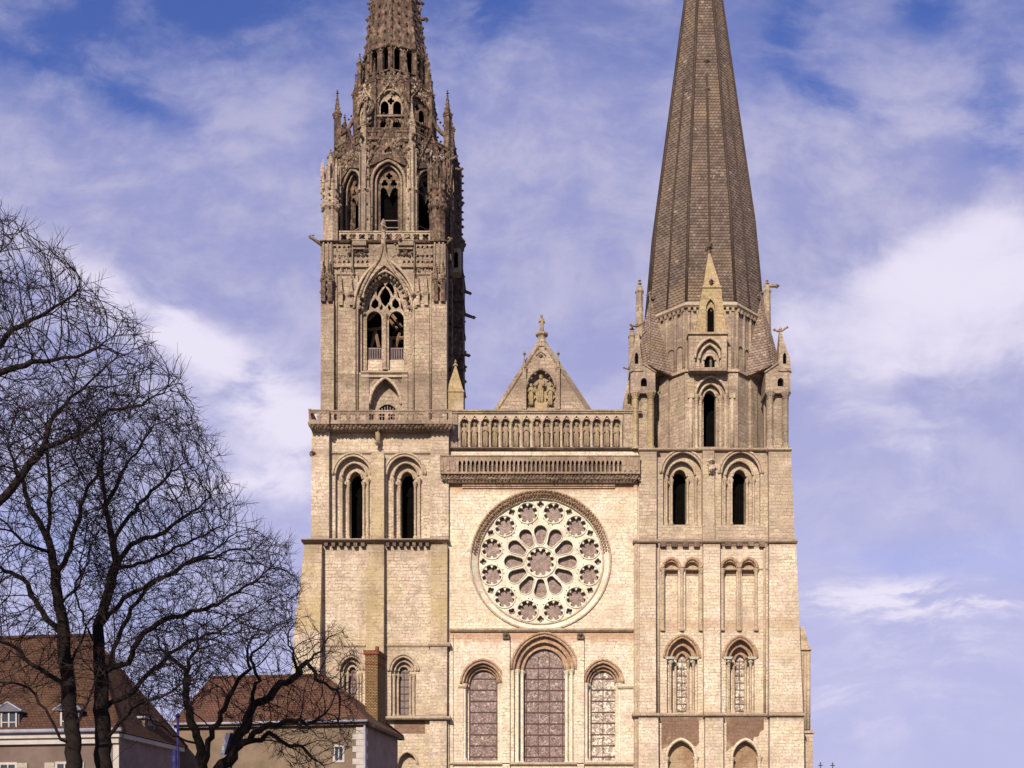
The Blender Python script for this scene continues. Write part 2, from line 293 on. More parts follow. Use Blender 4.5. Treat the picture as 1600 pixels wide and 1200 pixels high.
M['glass'] = glassmat('stained_glass_purple', (0.075, 0.045, 0.04, 1), (0.21, 0.138, 0.122, 1), (0.48, 0.41, 0.35, 1), 0.45, scale=3.6)
M['glass_rose'] = glassmat('stained_glass_rose', (0.10, 0.06, 0.05, 1), (0.21, 0.138, 0.112, 1), (0.31, 0.225, 0.185, 1), 0.25, scale=2.6)
M['glass_pale'] = glassmat('stained_glass_reflecting', (0.13, 0.085, 0.07, 1), (0.27, 0.205, 0.165, 1), (0.72, 0.66, 0.54, 1), 0.8, scale=3.0)  # pale patches put reflected light into the colour
M['glass_dim'] = glassmat('leaded_glass_dim', (0.10, 0.068, 0.062, 1), (0.15, 0.105, 0.095, 1), (0.2, 0.15, 0.14, 1), 0.3)


def plain(name, c, rough=0.8, var=0.25, scale=1.5, bump=0.0, spec=0.2):
    m, q, b = newmat(name, rough); b.inputs['Specular IOR Level'].default_value = spec
    pos = q.n('ShaderNodeNewGeometry').outputs['Position']
    n = q.noise(pos, scale, 5, 0.65)
    col = q.mix(q.ramp(n, 0.3, 0.7), tuple(k * (1 - var) for k in c[:3]) + (1,), tuple(min(1, k * (1 + var)) for k in c[:3]) + (1,))
    q.set(b.inputs['Base Color'], col)
    if bump:
        bp = q.n('ShaderNodeBump'); bp.inputs['Strength'].default_value = bump; bp.inputs['Distance'].default_value = 0.05
        q.set(bp.inputs['Height'], q.noise(pos, scale * 6, 4)); q.set(b.inputs['Normal'], bp.outputs[0])
    return m


M['dark'] = plain('unlit_interior_stone', (0.004, 0.0035, 0.0035, 1), 1.0, spec=0.0)  # near-black colour stands in for the darkness inside openings
M['lead'] = plain('lead_strip', (0.075, 0.034, 0.03, 1), 0.6)
M['iron'] = plain('wrought_iron', (0.05, 0.04, 0.04, 1), 0.6)
M['timber'] = plain('belfry_timber', (0.22, 0.14, 0.09, 1), 0.8)
M['railing'] = plain('grey_belfry_railing', (0.20, 0.15, 0.15, 1), 0.7)
M['copper'] = plain('green_copper', (0.20, 0.30, 0.24, 1), 0.6)
M['bark'] = plain('dark_bark', (0.014, 0.009, 0.008, 1), 0.95, 0.4, 4, 0.6)
M['twig'] = plain('dark_twigs', (0.018, 0.011, 0.012, 1), 0.95, 0.4, 2)
M['plaster_beige'] = plain('beige_render', (0.125, 0.09, 0.077, 1), 0.9, 0.18, 0.6, 0.15)  # house walls darkened to stand in for shade from the trees
M['plaster_tan'] = plain('tan_render', (0.155, 0.112, 0.08, 1), 0.9, 0.2, 0.8, 0.2)
M['plaster_grey'] = plain('grey_pink_render', (0.20, 0.145, 0.135, 1), 0.95, 0.15, 1.2, 0.3)
M['white'] = plain('white_painted_stone', (0.36, 0.325, 0.305, 1), 0.8, 0.12, 1.5)
M['shutter'] = plain('grey_shutter_paint', (0.30, 0.27, 0.22, 1), 0.6, 0.15)
M['slate'] = plain('grey_slate', (0.085, 0.085, 0.11, 1), 0.6, 0.2)
M['zinc'] = plain('zinc_gutter', (0.26, 0.25, 0.30, 1), 0.45, 0.15)
M['pane'] = plain('window_pane', (0.03, 0.035, 0.045, 1), 0.1, 0.2, 1, 0, 0.6)
M['blue'] = plain('blue_paint', (0.018, 0.016, 0.095, 1), 0.5, 0.2)
M['cloth_white'] = plain('white_cloth', (0.7, 0.7, 0.72, 1), 0.9, 0.1)


def tiles(name, c1, c2, moss, row=0.16):
    m, q, b = newmat(name)
    pos, uu, pz = wallcoord(q)
    br = q.n('ShaderNodeTexBrick'); q.set(br.inputs['Vector'], q.comb(uu, pz, 0)); br.inputs['Scale'].default_value = 1
    br.inputs['Brick Width'].default_value = 0.22; br.inputs['Row Height'].default_value = row; br.inputs['Mortar Size'].default_value = 0.018
    q.set(br.inputs['Color1'], c1); q.set(br.inputs['Color2'], c2); q.set(br.inputs['Mortar'], (0.03, 0.015, 0.01, 1))
    n = q.noise(pos, 0.7, 6, 0.7)
    col = q.mix(q.m('MULTIPLY', q.ramp(n, 0.48, 0.66), 0.6), br.outputs[0], moss)
    col = q.mix(q.m('MULTIPLY', q.ramp(q.noise(pos, 3.5, 4, 0.7), 0.55, 0.68), 0.7), col, (0.05, 0.025, 0.015, 1))
    q.set(b.inputs['Base Color'], col)
    bp = q.n('ShaderNodeBump'); bp.inputs['Strength'].default_value = 0.8; bp.inputs['Distance'].default_value = 0.04
    q.set(bp.inputs['Height'], br.outputs[1]); bp.invert = True; q.set(b.inputs['Normal'], bp.outputs[0])
    return m


M['tile'] = tiles('red_roof_tiles', (0.095, 0.043, 0.028, 1), (0.053, 0.026, 0.018, 1), (0.085, 0.05, 0.022, 1))
M['tile2'] = tiles('orange_roof_tiles', (0.14, 0.062, 0.042, 1), (0.08, 0.037, 0.026, 1), (0.11, 0.07, 0.034, 1))
M['brick'] = tiles('yellow_chimney_brick', (0.27, 0.175, 0.08, 1), (0.185, 0.112, 0.052, 1), (0.17, 0.085, 0.04, 1), 0.11)
M['brickcap'] = tiles('red_chimney_brick', (0.30, 0.09, 0.05, 1), (0.22, 0.07, 0.04, 1), (0.2, 0.08, 0.04, 1), 0.11)
M['ground'] = ashlar('paved_ground', (0.20, 0.18, 0.155, 1), (0.16, 0.145, 0.125, 1), (0.08, 0.07, 0.06, 1), (0.11, 0.10, 0.085, 1), 0.5, 0.0)


# ------------------------------------------------------------------ mesh builder
def cdt(loops, pts):
    """triangles of a polygon with many holes"""
    ed = []; o = 0
    for l in loops:
        ed += [(o + i, o + (i + 1) % len(l)) for i in range(len(l))]; o += len(l)
    vo, _, fo, ov, _, _ = geometry.delaunay_2d_cdt([Vector((p[0], p[1])) for p in pts], ed, [], 0, 1e-6)
    bb = [(min(p[0] for p in l), max(p[0] for p in l), min(p[1] for p in l), max(p[1] for p in l)) for l in loops]
    res = []
    for f in fo:
        cx = sum(vo[i].x for i in f) / 3; cz = sum(vo[i].y for i in f) / 3; par = 0
        for l, b in zip(loops, bb):
            if b[0] <= cx <= b[1] and b[2] <= cz <= b[3] and inpoly(cx, cz, l): par += 1
        if par == 1 and all(ov[i] for i in f): res.append(tuple(ov[i][0] for i in f))
    return res


def inpoly(x, y, poly):
    c_ = False; j = len(poly) - 1
    for i in range(len(poly)):
        a, b = poly[i], poly[j]
        if (a[1] > y) != (b[1] > y) and x < (b[0] - a[0]) * (y - a[1]) / (b[1] - a[1]) + a[0]: c_ = not c_
        j = i
    return c_


class MB:
    def __init__(s, fr=(0, 0, 0)):
        s.v = []; s.f = []; s.sm = []; s.fr = fr
    def P(s, u, w, z):
        ox, oy, a = s.fr
        return (ox + u * cos(a) - w * sin(a), oy + u * sin(a) + w * cos(a), z)
    def add(s, vs, fs, smooth=False):
        b = len(s.v)
        s.v += [s.P(*p) for p in vs]
        for f in fs: s.f.append([i + b for i in f]); s.sm.append(smooth)
    def box(s, x0, x1, y0, y1, z0, z1): s.frus(x0, x1, y0, y1, z0, x0, x1, y0, y1, z1)
    def frus(s, x0, x1, y0, y1, z0, X0, X1, Y0, Y1, z1):
        s.add([(x0, y0, z0), (x1, y0, z0), (x1, y1, z0), (x0, y1, z0), (X0, Y0, z1), (X1, Y0, z1), (X1, Y1, z1), (X0, Y1, z1)],
              [(3, 2, 1, 0), (4, 5, 6, 7), (0, 1, 5, 4), (1, 2, 6, 5), (2, 3, 7, 6), (3, 0, 4, 7)])
    def pbox(s, p0, p1, q0, q1, d0, d1):
        """box whose front face covers photo pixels p0..p1, q0(top)..q1(bottom) at depth d0"""
        s.box(X(p0, d0), X(p1, d0), d0, d1, Z(q1, d0), Z(q0, d0))
    def plate(s, outer, holes, y0, y1, back=True):
        loops = [outer] + list(holes)
        pts = [p for l in loops for p in l]
        if len(holes) > 3: tr = cdt(loops, pts)
        else: tr = geometry.tessellate_polygon([[Vector((p[0], p[1], 0)) for p in l] for l in loops])
        fs = []
        for t in tr:
            a, b, c = (pts[i] for i in t)
            k = (b[0] - a[0]) * (c[1] - a[1]) - (b[1] - a[1]) * (c[0] - a[0])
            if abs(k) < 1e-12: continue
            fs.append(tuple(t) if k > 0 else (t[0], t[2], t[1]))
        n = len(pts)
        vs = [(p[0], y0, p[1]) for p in pts] + [(p[0], y1, p[1]) for p in pts]
        if back: fs += [(n + a, n + c, n + b) for a, b, c in fs[:]]
        o = 0
        for li, l in enumerate(loops):
            m_ = len(l)
            ar = sum(l[i][0] * l[(i + 1) % m_][1] - l[(i + 1) % m_][0] * l[i][1] for i in range(m_))
            ccw = (ar > 0) if li == 0 else (ar < 0)
            for i in range(m_):
                a, b = o + i, o + (i + 1) % m_
                fs.append((b, a, n + a, n + b) if ccw else (a, b, n + b, n + a))
            o += m_
        s.add(vs, fs)
    def tube(s, path, r, n=6, closed=False):
        rr = r if isinstance(r, (list, tuple)) else [r] * len(path)
        pv = [Vector(p) for p in path]; m_ = len(pv); vs = []; fs = []
        ref = None
        for i in range(m_):
            if closed: t = pv[(i + 1) % m_] - pv[i - 1]
            else: t = pv[min(i + 1, m_ - 1)] - pv[max(i - 1, 0)]
            if t.length < 1e-9: t = Vector((0, 0, 1))
            t.normalize()
            if ref is None: ref = Vector((0, 0, 1)) if abs(t.z) < 0.9 else Vector((1, 0, 0))
            a = t.cross(ref)
            if a.length < 1e-6: a = t.orthogonal()
            a.normalize(); b = a.cross(t); ref = b.copy()
            for k in range(n):
                th = 2 * pi * k / n
                vs.append(tuple(pv[i] + (a * cos(th) + b * sin(th)) * rr[i]))
        for i in range(m_ if closed else m_ - 1):
            j = (i + 1) % m_
            for k in range(n):
                l = (k + 1) % n
                fs.append((i * n + k, i * n + l, j * n + l, j * n + k))
        if not closed:
            fs.append(tuple(range(n - 1, -1, -1))); fs.append(tuple((m_ - 1) * n + k for k in range(n)))
        s.add(vs, fs, n > 4)
    def lathe(s, cx, cy, prof, n=8, ph=None, sx=1, sy=1, smooth=False):
        ph = pi / n if ph is None else ph
        vs = []; fs = []
        for r, z in prof:
            for k in range(n):
                th = ph + 2 * pi * k / n
                vs.append((cx + r * cos(th) * sx, cy + r * sin(th) * sy, z))
        for i in range(len(prof) - 1):
            for k in range(n):
                l = (k + 1) % n
                fs.append((i * n + k, i * n + l, (i + 1) * n + l, (i + 1) * n + k))
        fs.append(tuple(range(n - 1, -1, -1))); fs.append(tuple((len(prof) - 1) * n + k for k in range(n)))
        s.add(vs, fs, smooth)
    def blob(s, x, y, z, r, sz=1.0):
        a = [random.uniform(0.75, 1.25) * r for _ in range(6)]
        s.add([(x + a[0], y, z), (x - a[1], y, z), (x, y + a[2], z), (x, y - a[3], z), (x, y, z + a[4] * sz), (x, y, z - a[5] * sz)],
              [(0, 2, 4), (2, 1, 4), (1, 3, 4), (3, 0, 4), (2, 0, 5), (1, 2, 5), (3, 1, 5), (0, 3, 5)])
    def colonnette(s, x, y, z0, z1, r, cap=0.35):
        s.lathe(x, y, [(r * 1.6, z0), (r * 1.6, z0 + cap * 0.4), (r, z0 + cap * 0.6), (r, z1 - cap), (r * 1.25, z1 - cap * 0.95), (r * 1.1, z1 - cap * 0.8), (r * 1.9, z1 - cap * 0.15), (r * 2.0, z1)], 8)
    def crockets(s, a, b, step, r):
        a, b = Vector(a), Vector(b); k = max(1, int((b - a).length / step))
        for i in range(k):
            p = a.lerp(b, (i + 0.6) / k); s.blob(p.x + random.uniform(-.2, .2) * r, p.y, p.z, r)
    def pinnacle(s, x, y, z0, zs, zt, w, rot=pi / 4, crk=True, finial=True):
        """square shaft z0..zs, crocketed spirelet to zt"""
        h = w / 2; q = h * sqrt(2)
        s.lathe(x, y, [(q, z0), (q, zs - w * 0.3), (q * 1.25, zs - w * 0.2), (q * 1.25, zs)], 4, rot)
        for sx_, sy_ in ((0, -1), (1, 0), (-1, 0)):       # little gablets round the foot of the spirelet
            gx, gy = x + sx_ * h * 1.05, y + sy_ * h * 1.05
            s.blob(gx, gy, zs + w * 0.3, w * 0.42, 1.6)
        s.lathe(x, y, [(q * 0.95, zs), (q * 0.12, zt)], 4, rot)
        if crk:
            for k in range(4):
                th = rot + k * pi / 2
                s.crockets((x + q * 0.95 * cos(th), y + q * 0.95 * sin(th), zs), (x, y, zt), w * 0.75, w * 0.17)
        if finial:
            s.blob(x, y, zt + w * 0.12, w * 0.30, 0.7); s.blob(x, y, zt + w * 0.5, w * 0.15, 2.2)
    def build(s, name, mat, parent=None, loc=None):
        me = bpy.data.meshes.new(name); me.from_pydata(s.v, [], s.f); me.update()
        me.polygons.foreach_set('use_smooth', s.sm)
        me.materials.append(M[mat] if isinstance(mat, str) else mat)
        o = bpy.data.objects.new(name, me); COL.objects.link(o)
        if parent is not None:
            o.parent = parent
            pw = parent
            off = Vector((0, 0, 0))
            while pw is not None: off += Vector(pw.location); pw = pw.parent
            me.transform(__import__('mathutils').Matrix.Translation(-off))
        return o


def arch(cx, hw, zb, zs, rise, n=10):
    """outline of an arched opening; pointed when rise > hw"""
    pts = [(cx - hw, zb), (cx + hw, zb)]
    pts += archline(cx, hw, zs, rise, n)
    return pts


def archline(cx, hw, zs, rise, n=10):
    r = []
    if rise <= hw * 1.001:
        return [(cx + hw * cos(t * pi / (2 * n)), zs + rise * sin(t * pi / (2 * n))) for t in range(2 * n + 1)]
    R = (hw * hw + rise * rise) / (2 * hw); th = acos((R - hw) / R)
    a = [(cx + hw - R + R * cos(th * t / n), zs + R * sin(th * t / n)) for t in range(n + 1)]
    return a + [(2 * cx - x, z) for x, z in reversed(a[:-1])]


def parch(x0, x1, ytop, yspr, ybot, d):
    """arch outline from photo pixels at depth d"""
    cx = X((x0 + x1) / 2, d); hw = PX((x1 - x0) / 2, d)
    return arch(cx, hw, Z(ybot, d), Z(yspr, d), Z(ytop, d) - Z(yspr, d))


def circle(cx, cz, r, n=16, ph=0.0): return [(cx + r * cos(ph + 2 * pi * k / n), cz + r * sin(ph + 2 * pi * k / n)) for k in range(n)]


def foil(cx, cz, r, lobes=4, n=6, ph=0.0, depth=0.42):
    """lobed opening (quatrefoil, trefoil ...)"""
    pts = []
    for k in range(lobes * n):
        t = 2 * pi * k / (lobes * n)
        rr = r * (1 - depth + depth * abs(cos(lobes * t / 2)) ** 0.7)
        pts.append((cx + rr * cos(t + ph), cz + rr * sin(t + ph)))
    return pts


def rect(x0, x1, z0, z1): return [(x0, z0), (x1, z0), (x1, z1), (x0, z1)]


def empty(name, loc=(0, 0, 0), parent=None):
    o = bpy.data.objects.new(name, None); COL.objects.link(o); o.location = loc
    if parent is not None: o.parent = parent
    return o


def tag(o, label=None, cat=None, group=None, kind=None):
    if label: o['label'] = label
    if cat: o['category'] = cat
    if group: o['group'] = group
    if kind: o['kind'] = kind
    return o


# ------------------------------------------------------------------ ground
gm = MB(); gm.add([(-3000, -3000, 0), (3000, -3000, 0), (3000, 3000, 0), (-3000, 3000, 0)], [(0, 1, 2, 3)])
tag(gm.build('ground', 'ground'), kind='structure')

# ================================================================== CATHEDRAL
CA = empty('cathedral', (0, 6, 0))
tag(CA, 'pale limestone gothic cathedral with a rose window and two unequal spired towers', 'cathedral')


def layered(mb, x0, x1, z0, z1, depths, windows):
    """wall built up of layers; windows[i] is a list of outlines per layer"""
    for i in range(len(depths) - 1):
        hs = [w[min(i, len(w) - 1)] for w in windows]
        mb.plate(rect(x0, x1, z0, z1), hs, depths[i], depths[i + 1], back=(i == len(depths) - 2))


def arch_ring(mb, outer, inner, d):
    """flat ring of voussoirs between two arch outlines, just proud of the wall"""
    a, b = outer[2:], inner[2:]
    mb.plate(a + b[::-1], [], d - 0.015, d + 0.01)


def order_rolls(mb, outline, d, r, n=6):
    """roll moulding up one jamb, round the arch and down the other"""
    pts = outline[1:] + [outline[0]]
    mb.tube([(x, d, z) for x, z in pts], r, n)


def dentils(mb, x0, x1, z0, z1, y0, y1, step, fill=0.55):
    k = max(1, int((x1 - x0) / step)); st = (x1 - x0) / k
    for i in range(k):
        a = x0 + i * st + st * (1 - fill) / 2
        mb.box(a, a + st * fill, y0, y1, z0 + random.uniform(0, 0.25) * (z1 - z0), z1)


def cornice(parent, p0, p1, q0, q1, d, proj, mat='moulding', name='cornice', depth_back=0.6, corbels=None):
    mb = MB(); x0, x1, z0, z1 = X(p0, d), X(p1, d), Z(q1, d), Z(q0, d); h = z1 - z0
    mb.frus(x0, x1, d - proj * 0.55, d + depth_back, z0, x0, x1, d - proj, d + depth_back, z0 + h * 0.4)
    mb.frus(x0, x1, d - proj, d + depth_back, z0 + h * 0.4, x0, x1, d - proj, d + depth_back, z0 + h * 0.7)
    mb.frus(x0, x1, d - proj, d + depth_back, z0 + h * 0.7, x0, x1, d - proj * 0.2, d + depth_back, z1)
    if corbels: dentils(mb, x0 + 0.1, x1 - 0.1, z0 - corbels, z0, d - proj * 0.5, d + 0.1, 0.75, 0.45)
    return mb.build(name, mat, parent)


# ------------------------------------------------------------------ centre wall with rose and lancets
dC = 0.25
RC = (X(844.5, dC), Z(875.5, dC)); RR = PX(109, dC)
wl = MB()
cw0, cw1 = X(692, dC), X(1001, dC)
zt, zstr, zb = Z(752, dC), Z(984, dC), 0.0
# upper part with the round opening, lower part with three lancets
wl.plate(rect(cw0, cw1, zstr, zt), [circle(RC[0], RC[1], RR, 64)], dC, dC + 0.9)
LAN = {'c': (818, 883, 1013, 1047, 1193), 'l': (733, 777.5, 1046, 1068, 1188.5), 'r': (922.5, 961.5, 1047, 1067, 1188.5)}
LANO = {'c': (803, 898, 993, 1046, 1193), 'l': (724, 783.5, 1035, 1068, 1188.5), 'r': (914.5, 970, 1035, 1067, 1188.5)}
LANM = {'c': (810.5, 890.5, 1003, 1046, 1193), 'l': (728, 780.5, 1040, 1068, 1188.5), 'r': (918, 966, 1041, 1067, 1188.5)}
layered(wl, cw0, cw1, zb, zstr, [dC, dC + 0.35, dC + 0.7, dC + 1.1],
        [[parch(*LANO[k], dC), parch(*LANM[k], dC + 0.35), parch(*LAN[k], dC + 0.7)] for k in 'clr'])
for a, b in ((785, 796.5), (902, 912.5)):
    wl.pbox(a, b, 998, 1400, dC - 0.3, dC)
wl.pbox(691.5, 698, 752, 1400, dC - 0.25, dC); wl.pbox(703, 708, 990, 1400, dC - 0.15, dC); wl.pbox(990, 996, 752, 1400, dC - 0.2, dC)
facade = wl.build('facade_wall', 'pale', CA)
# corbel heads on the pilasters
for a in (790.5, 907):
    mb = MB(); mb.pbox(a - 5, a + 5, 989, 998, dC - 0.55, dC); mb.blob(X(a, dC), dC - 0.6, Z(994, dC), 0.3); mb.build('corbel_head', 'soot', facade)
cornice(CA, 703, 990, 981.5, 987.5, dC, 0.34, 'moulding', 'string_course')
cornice(CA, 700, 992, 1191, 1196, dC, 0.3, 'moulding', 'string_course')
cornice(CA, 716, 728, 1071, 1075, dC, 0.12, 'moulding', 'string_course'); cornice(CA, 966, 990, 1072, 1076, dC, 0.15, 'moulding', 'string_course')

# lancet windows
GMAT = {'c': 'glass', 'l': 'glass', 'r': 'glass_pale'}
for k in 'clr':
    d = dC
    x0, x1, yt, ys, yb = LAN[k]
    root = empty('lancet_window', (X((x0 + x1) / 2, d), d, Z(yb, d)), CA); root.location = Vector(root.location) - CA.location
    gl = MB(); gl.plate(parch(x0 - 0.5, x1 + 0.5, yt - 0.5, ys, yb + 0.5, d + 0.95), [], d + 0.95, d + 1.0); gl.build('stained_glass', GMAT[k], root)
    ir = MB(); dd = d + 0.92
    step = 17.4; yy = yb - (10 if k == 'c' else 6)
    while yy > ys - 8:
        ir.pbox(x0, x1, yy - 0.8, yy + 0.8, dd - 0.03, dd + 0.03); yy -= step
    w_ = x1 - x0
    for fx in {'c': (0.07, 0.35, 0.62, 0.94), 'l': (0.03, 0.97), 'r': (0.5, 0.04)}[k]:
        ir.pbox(x0 + w_ * fx - 0.5, x0 + w_ * fx + 0.5, ys - 22 if 0.2 < fx < 0.8 else ys, yb, dd - 0.035, dd + 0.025)
    ir.build('glazing_bars', 'lead', root)
    ar = MB()
    for src, off, r in ((LANO[k], 0.0, 0.10), (LANM[k], 0.35, 0.11), (LAN[k], 0.70, 0.09)):
        o = parch(*src, d + off)
        ar.tube([(x, d + off - 0.02, z) for x, z in o[2:]], r, 6)
    arch_ring(ar, parch(*LANO[k], d + .35), parch(*LANM[k], d + .35), d + .35); arch_ring(ar, parch(*LANM[k], d + .7), parch(*LAN[k], d + .7), d + .7)
    o = LANO[k]; hood = parch(o[0] - 4, o[1] + 4, o[2] - 4.5, o[3], o[4], d)
    ar.tube([(x, d - 0.05, z) for x, z in hood[2:]], 0.12, 6)
    ar.build('archivolt', 'redarch', root)
    cl = MB()
    for src, off in ((LANM[k], 0.17), (LAN[k], 0.52)) if k == 'c' else ((LANM[k], 0.2),):
        for sx_ in (src[0] - 2.2, src[1] + 2.2):
            cl.colonnette(X(sx_, d + off), d + off, Z(src[4], d), Z(src[3], d), 0.16, 0.5)
    cl.build('jamb_shafts', 'carved', root)

# rose window
root = empty('rose_window', (RC[0], dC, RC[1])); root.parent = CA; root.location = Vector((RC[0], dC, RC[1])) - CA.location
pm = lambda p: PX(p, dC)
rim = MB()
def ring(mb, r0, r1, y0, y1, n=72): mb.plate(circle(RC[0], RC[1], r1, n), [circle(RC[0], RC[1], r0, n)], y0, y1)
n_ = 72
vs_, fs_ = [], []
for t in range(n_):
    c1_, s1_ = cos(2 * pi * t / n_), sin(2 * pi * t / n_)
    for r_, y_ in ((110.5, -.03), (108.5, -.03), (99.5, .42), (97, .42), (97, .9)):
        vs_.append((RC[0] + pm(r_) * c1_, dC + y_, RC[1] + pm(r_) * s1_))
for t in range(n_):
    for i in range(4):
        fs_.append((t * 5 + i, t * 5 + i + 1, ((t + 1) % n_) * 5 + i + 1, ((t + 1) % n_) * 5 + i))
rim.add(vs_, fs_)
rim.build('rim', 'carved', root)
rm = MB()
for r_, y_, rad in ((109.5, -0.04, 0.11), (98.5, 0.38, 0.09)):
    rm.tube([(RC[0] + pm(r_) * cos(t * 2 * pi / 72), dC + y_, RC[1] + pm(r_) * sin(t * 2 * pi / 72)) for t in range(72)], rad, 6, True)
rm.build('rim_roll', 'moulding', root)
lf = MB()
for i in range(66):                                       # leaf crockets round the upper rim
    t = radians(8 + i * 164 / 65); k_ = max(0, sin(t)) ** .5
    for rr, yy, sz in ((108, -0.12, .20), (104, 0.06, .24), (100.5, 0.22, .16)):
        tt_ = t + (0.02 if rr == 104 else 0)
        lf.blob(RC[0] + pm(rr) * cos(tt_), dC + yy, RC[1] + pm(rr) * sin(tt_), sz * (.45 + .45 * k_))
lf.build('rim_leaves', 'redarch', root)
tr = MB(); holes = []; dT = dC + 0.55
def pol(r, deg): return (RC[0] + pm(r) * sin(radians(deg)), RC[1] + pm(r) * cos(radians(deg)))
# petals
pets = []
for k in range(12):
    a = radians(k * 30); er = (sin(a), cos(a)); et = (cos(a), -sin(a)); pts = []
    ro, wo, wi, ri = 47.0, 10.9, 5.8, 27.0
    loc = [(ri + 2.0, -wi), (ri + .2, -wi * .6), (ri - .6, 0), (ri + .2, wi * .6), (ri + 2.0, wi)] + [(ro + wo * sin(t), wo * cos(t)) for t in [radians(-10 + j * 200 / 10) for j in range(11)]]
    for r_, w_ in loc: pts.append((RC[0] + pm(r_) * er[0] + pm(w_) * et[0], RC[1] + pm(r_) * er[1] + pm(w_) * et[1]))
    holes.append(pts)
def scallop(cx, cz, r, lobes, rl, n=5, ph=0.0):
    """round opening whose edge swells into small lobes"""
    pts = []
    for j in range(lobes):
        t = ph + 2 * pi * j / lobes; lx, lz = cx + r * cos(t), cz + r * sin(t)
        for i in range(n):
            a_ = t - radians(115) + radians(230) * i / (n - 1)
            pts.append((lx + rl * cos(a_), lz + rl * sin(a_)))
    return pts
for k in range(12):
    c_ = pol(79.0, 15 + 30 * k)
    holes.append(scallop(c_[0], c_[1], pm(12.4), 8, pm(4.1), 6, radians(22.5)))
    q_ = pol(90.0, 30 * k); holes.append(foil(q_[0], q_[1], pm(5.6), 4, 4, radians(-30 * k), 0.3))
    q_ = pol(64.5, 15 + 30 * k); holes.append(circle(q_[0], q_[1], pm(1.5), 6))
    for e_ in (-1, 1):
        for rr_, aa_ in ((67.5, 4.2), (92.5, 7.4), (60.5, 12.0)):
            q_ = pol(rr_, 30 * k + e_ * aa_); holes.append(circle(q_[0], q_[1], pm(1.1), 5))
holes.append(scallop(RC[0], RC[1], pm(18.4), 12, pm(3.5), 6, radians(15)))
tr.plate(circle(RC[0], RC[1], pm(98), 64), holes, dT, dT + 0.5)
tr.build('tracery', 'carved', root)
tm = MB()
for k in range(12):
    c_ = pol(79.3, 15 + 30 * k)
    tm.tube([(c_[0] + pm(16.6) * cos(t * pi / 10), dT - 0.03, c_[1] + pm(16.6) * sin(t * pi / 10)) for t in range(20)], 0.08, 5, True)
    tm.tube([(x, dT - 0.02, z) for x, z in holes[0 if k == 0 else k]], 0.06, 5, True) if k < 12 else None
tm.tube([(RC[0] + pm(24) * cos(t * pi / 16), dT - 0.04, RC[1] + pm(24) * sin(t * pi / 16)) for t in range(32)], 0.10, 5, True)
tm.build('tracery_roll', 'carved', root)
gl = MB(); gl.plate(circle(RC[0], RC[1], pm(98), 48), [], dT + 0.44, dT + 0.48); gl.build('stained_glass', 'glass_rose', root)

# ------------------------------------------------------------------ balcony over the rose
bal = MB()
dB = -.85
x0, x1 = X(688, dB), X(1000, dB)
bal.box(x0, x1, dB, 1.2, Z(740, dB), Z(737, dB))
bal.box(x0 + .25, x1 - .25, dB + 0.3, 1.2, Z(746.5, dB), Z(740, dB))
bal.frus(x0 + .55, x1 - .55, dB + 0.6, 1.2, Z(751, dB), x0 + .3, x1 - .3, dB + 0.35, 1.2, Z(746.5, dB))
xx = x0 + .1
while xx < x1:
    bal.blob(xx, dB + .25, Z(742.5 + random.uniform(-1, 1), dB), .2); bal.blob(xx + .15, dB + .33, Z(746 + random.uniform(-1, 1), dB), .17); xx += .33
balcony = bal.build('balcony', 'rail', CA)
wm = MB(); wm.box(X(695, 0), X(996, 0), -.12, .6, Z(754.5, 0), Z(751.5, 0)); wm.box(X(722, 0), X(961, 0), -.02, .6, Z(759, 0), Z(755.5, 0)); wm.box(X(722, 0), X(961, 0), .1, .6, Z(762, 0), Z(759.5, 0)); wm.build('moulding', 'redarch', balcony)
br = MB()
zz0, zz1 = Z(737, dB), Z(713, dB)
n = 46; hs = []; st = (x1 - x0) / n
for i in range(n):
    cx = x0 + (i + 0.5) * st
    hs.append(arch(cx, st * 0.30, zz0 + 0.02, zz0 + 0.85, 0.26, 3)) if not (cx < x0 + 1.6 or cx > x1 - 1.6) else None
br.plate(rect(x0, x1, zz0, zz1), hs, dB + 0.05, dB + 0.23)
br.box(x0 - 0.05, x1 + 0.05, dB, dB + 0.3, zz1, zz1 + 0.12)
for a in (x0, x1 - 1.0):
    br.box(a - 0.03, a + 0.05, dB - 0.03, dB + 0.33, zz0, zz1 + 0.15)
for xa_ in (x0 + .15, x0 + .75, x0 + 1.3, x1 - .3, x1 - .9, x1 - 1.45): br.plate(arch(xa_, .13, zz0 + .1, zz1 - .55, .3, 4), [], dB - .045, dB + .0)
br.build('balustrade', 'rail', balcony)
bw = MB(); bw.box(x0 + .1, x1 - .1, dB + .42, dB + .55, zz0, zz1 - .05); bw.build('gap_shade_panel', 'flank', balcony)  # dark panel behind the arches, standing in for their shaded gaps
# wall behind the balcony and the ledge that carries the kings
wk = MB(); wk.box(X(698, 0.6), X(1000, 0.6), 0.6, 1.6, Z(757, 0.6), Z(703, 0.6)); wk.build('facade_wall', 'pale', CA)
cornice(CA, 697, 1003, 699, 704, 0.6, 0.35, 'soot', 'string_course')

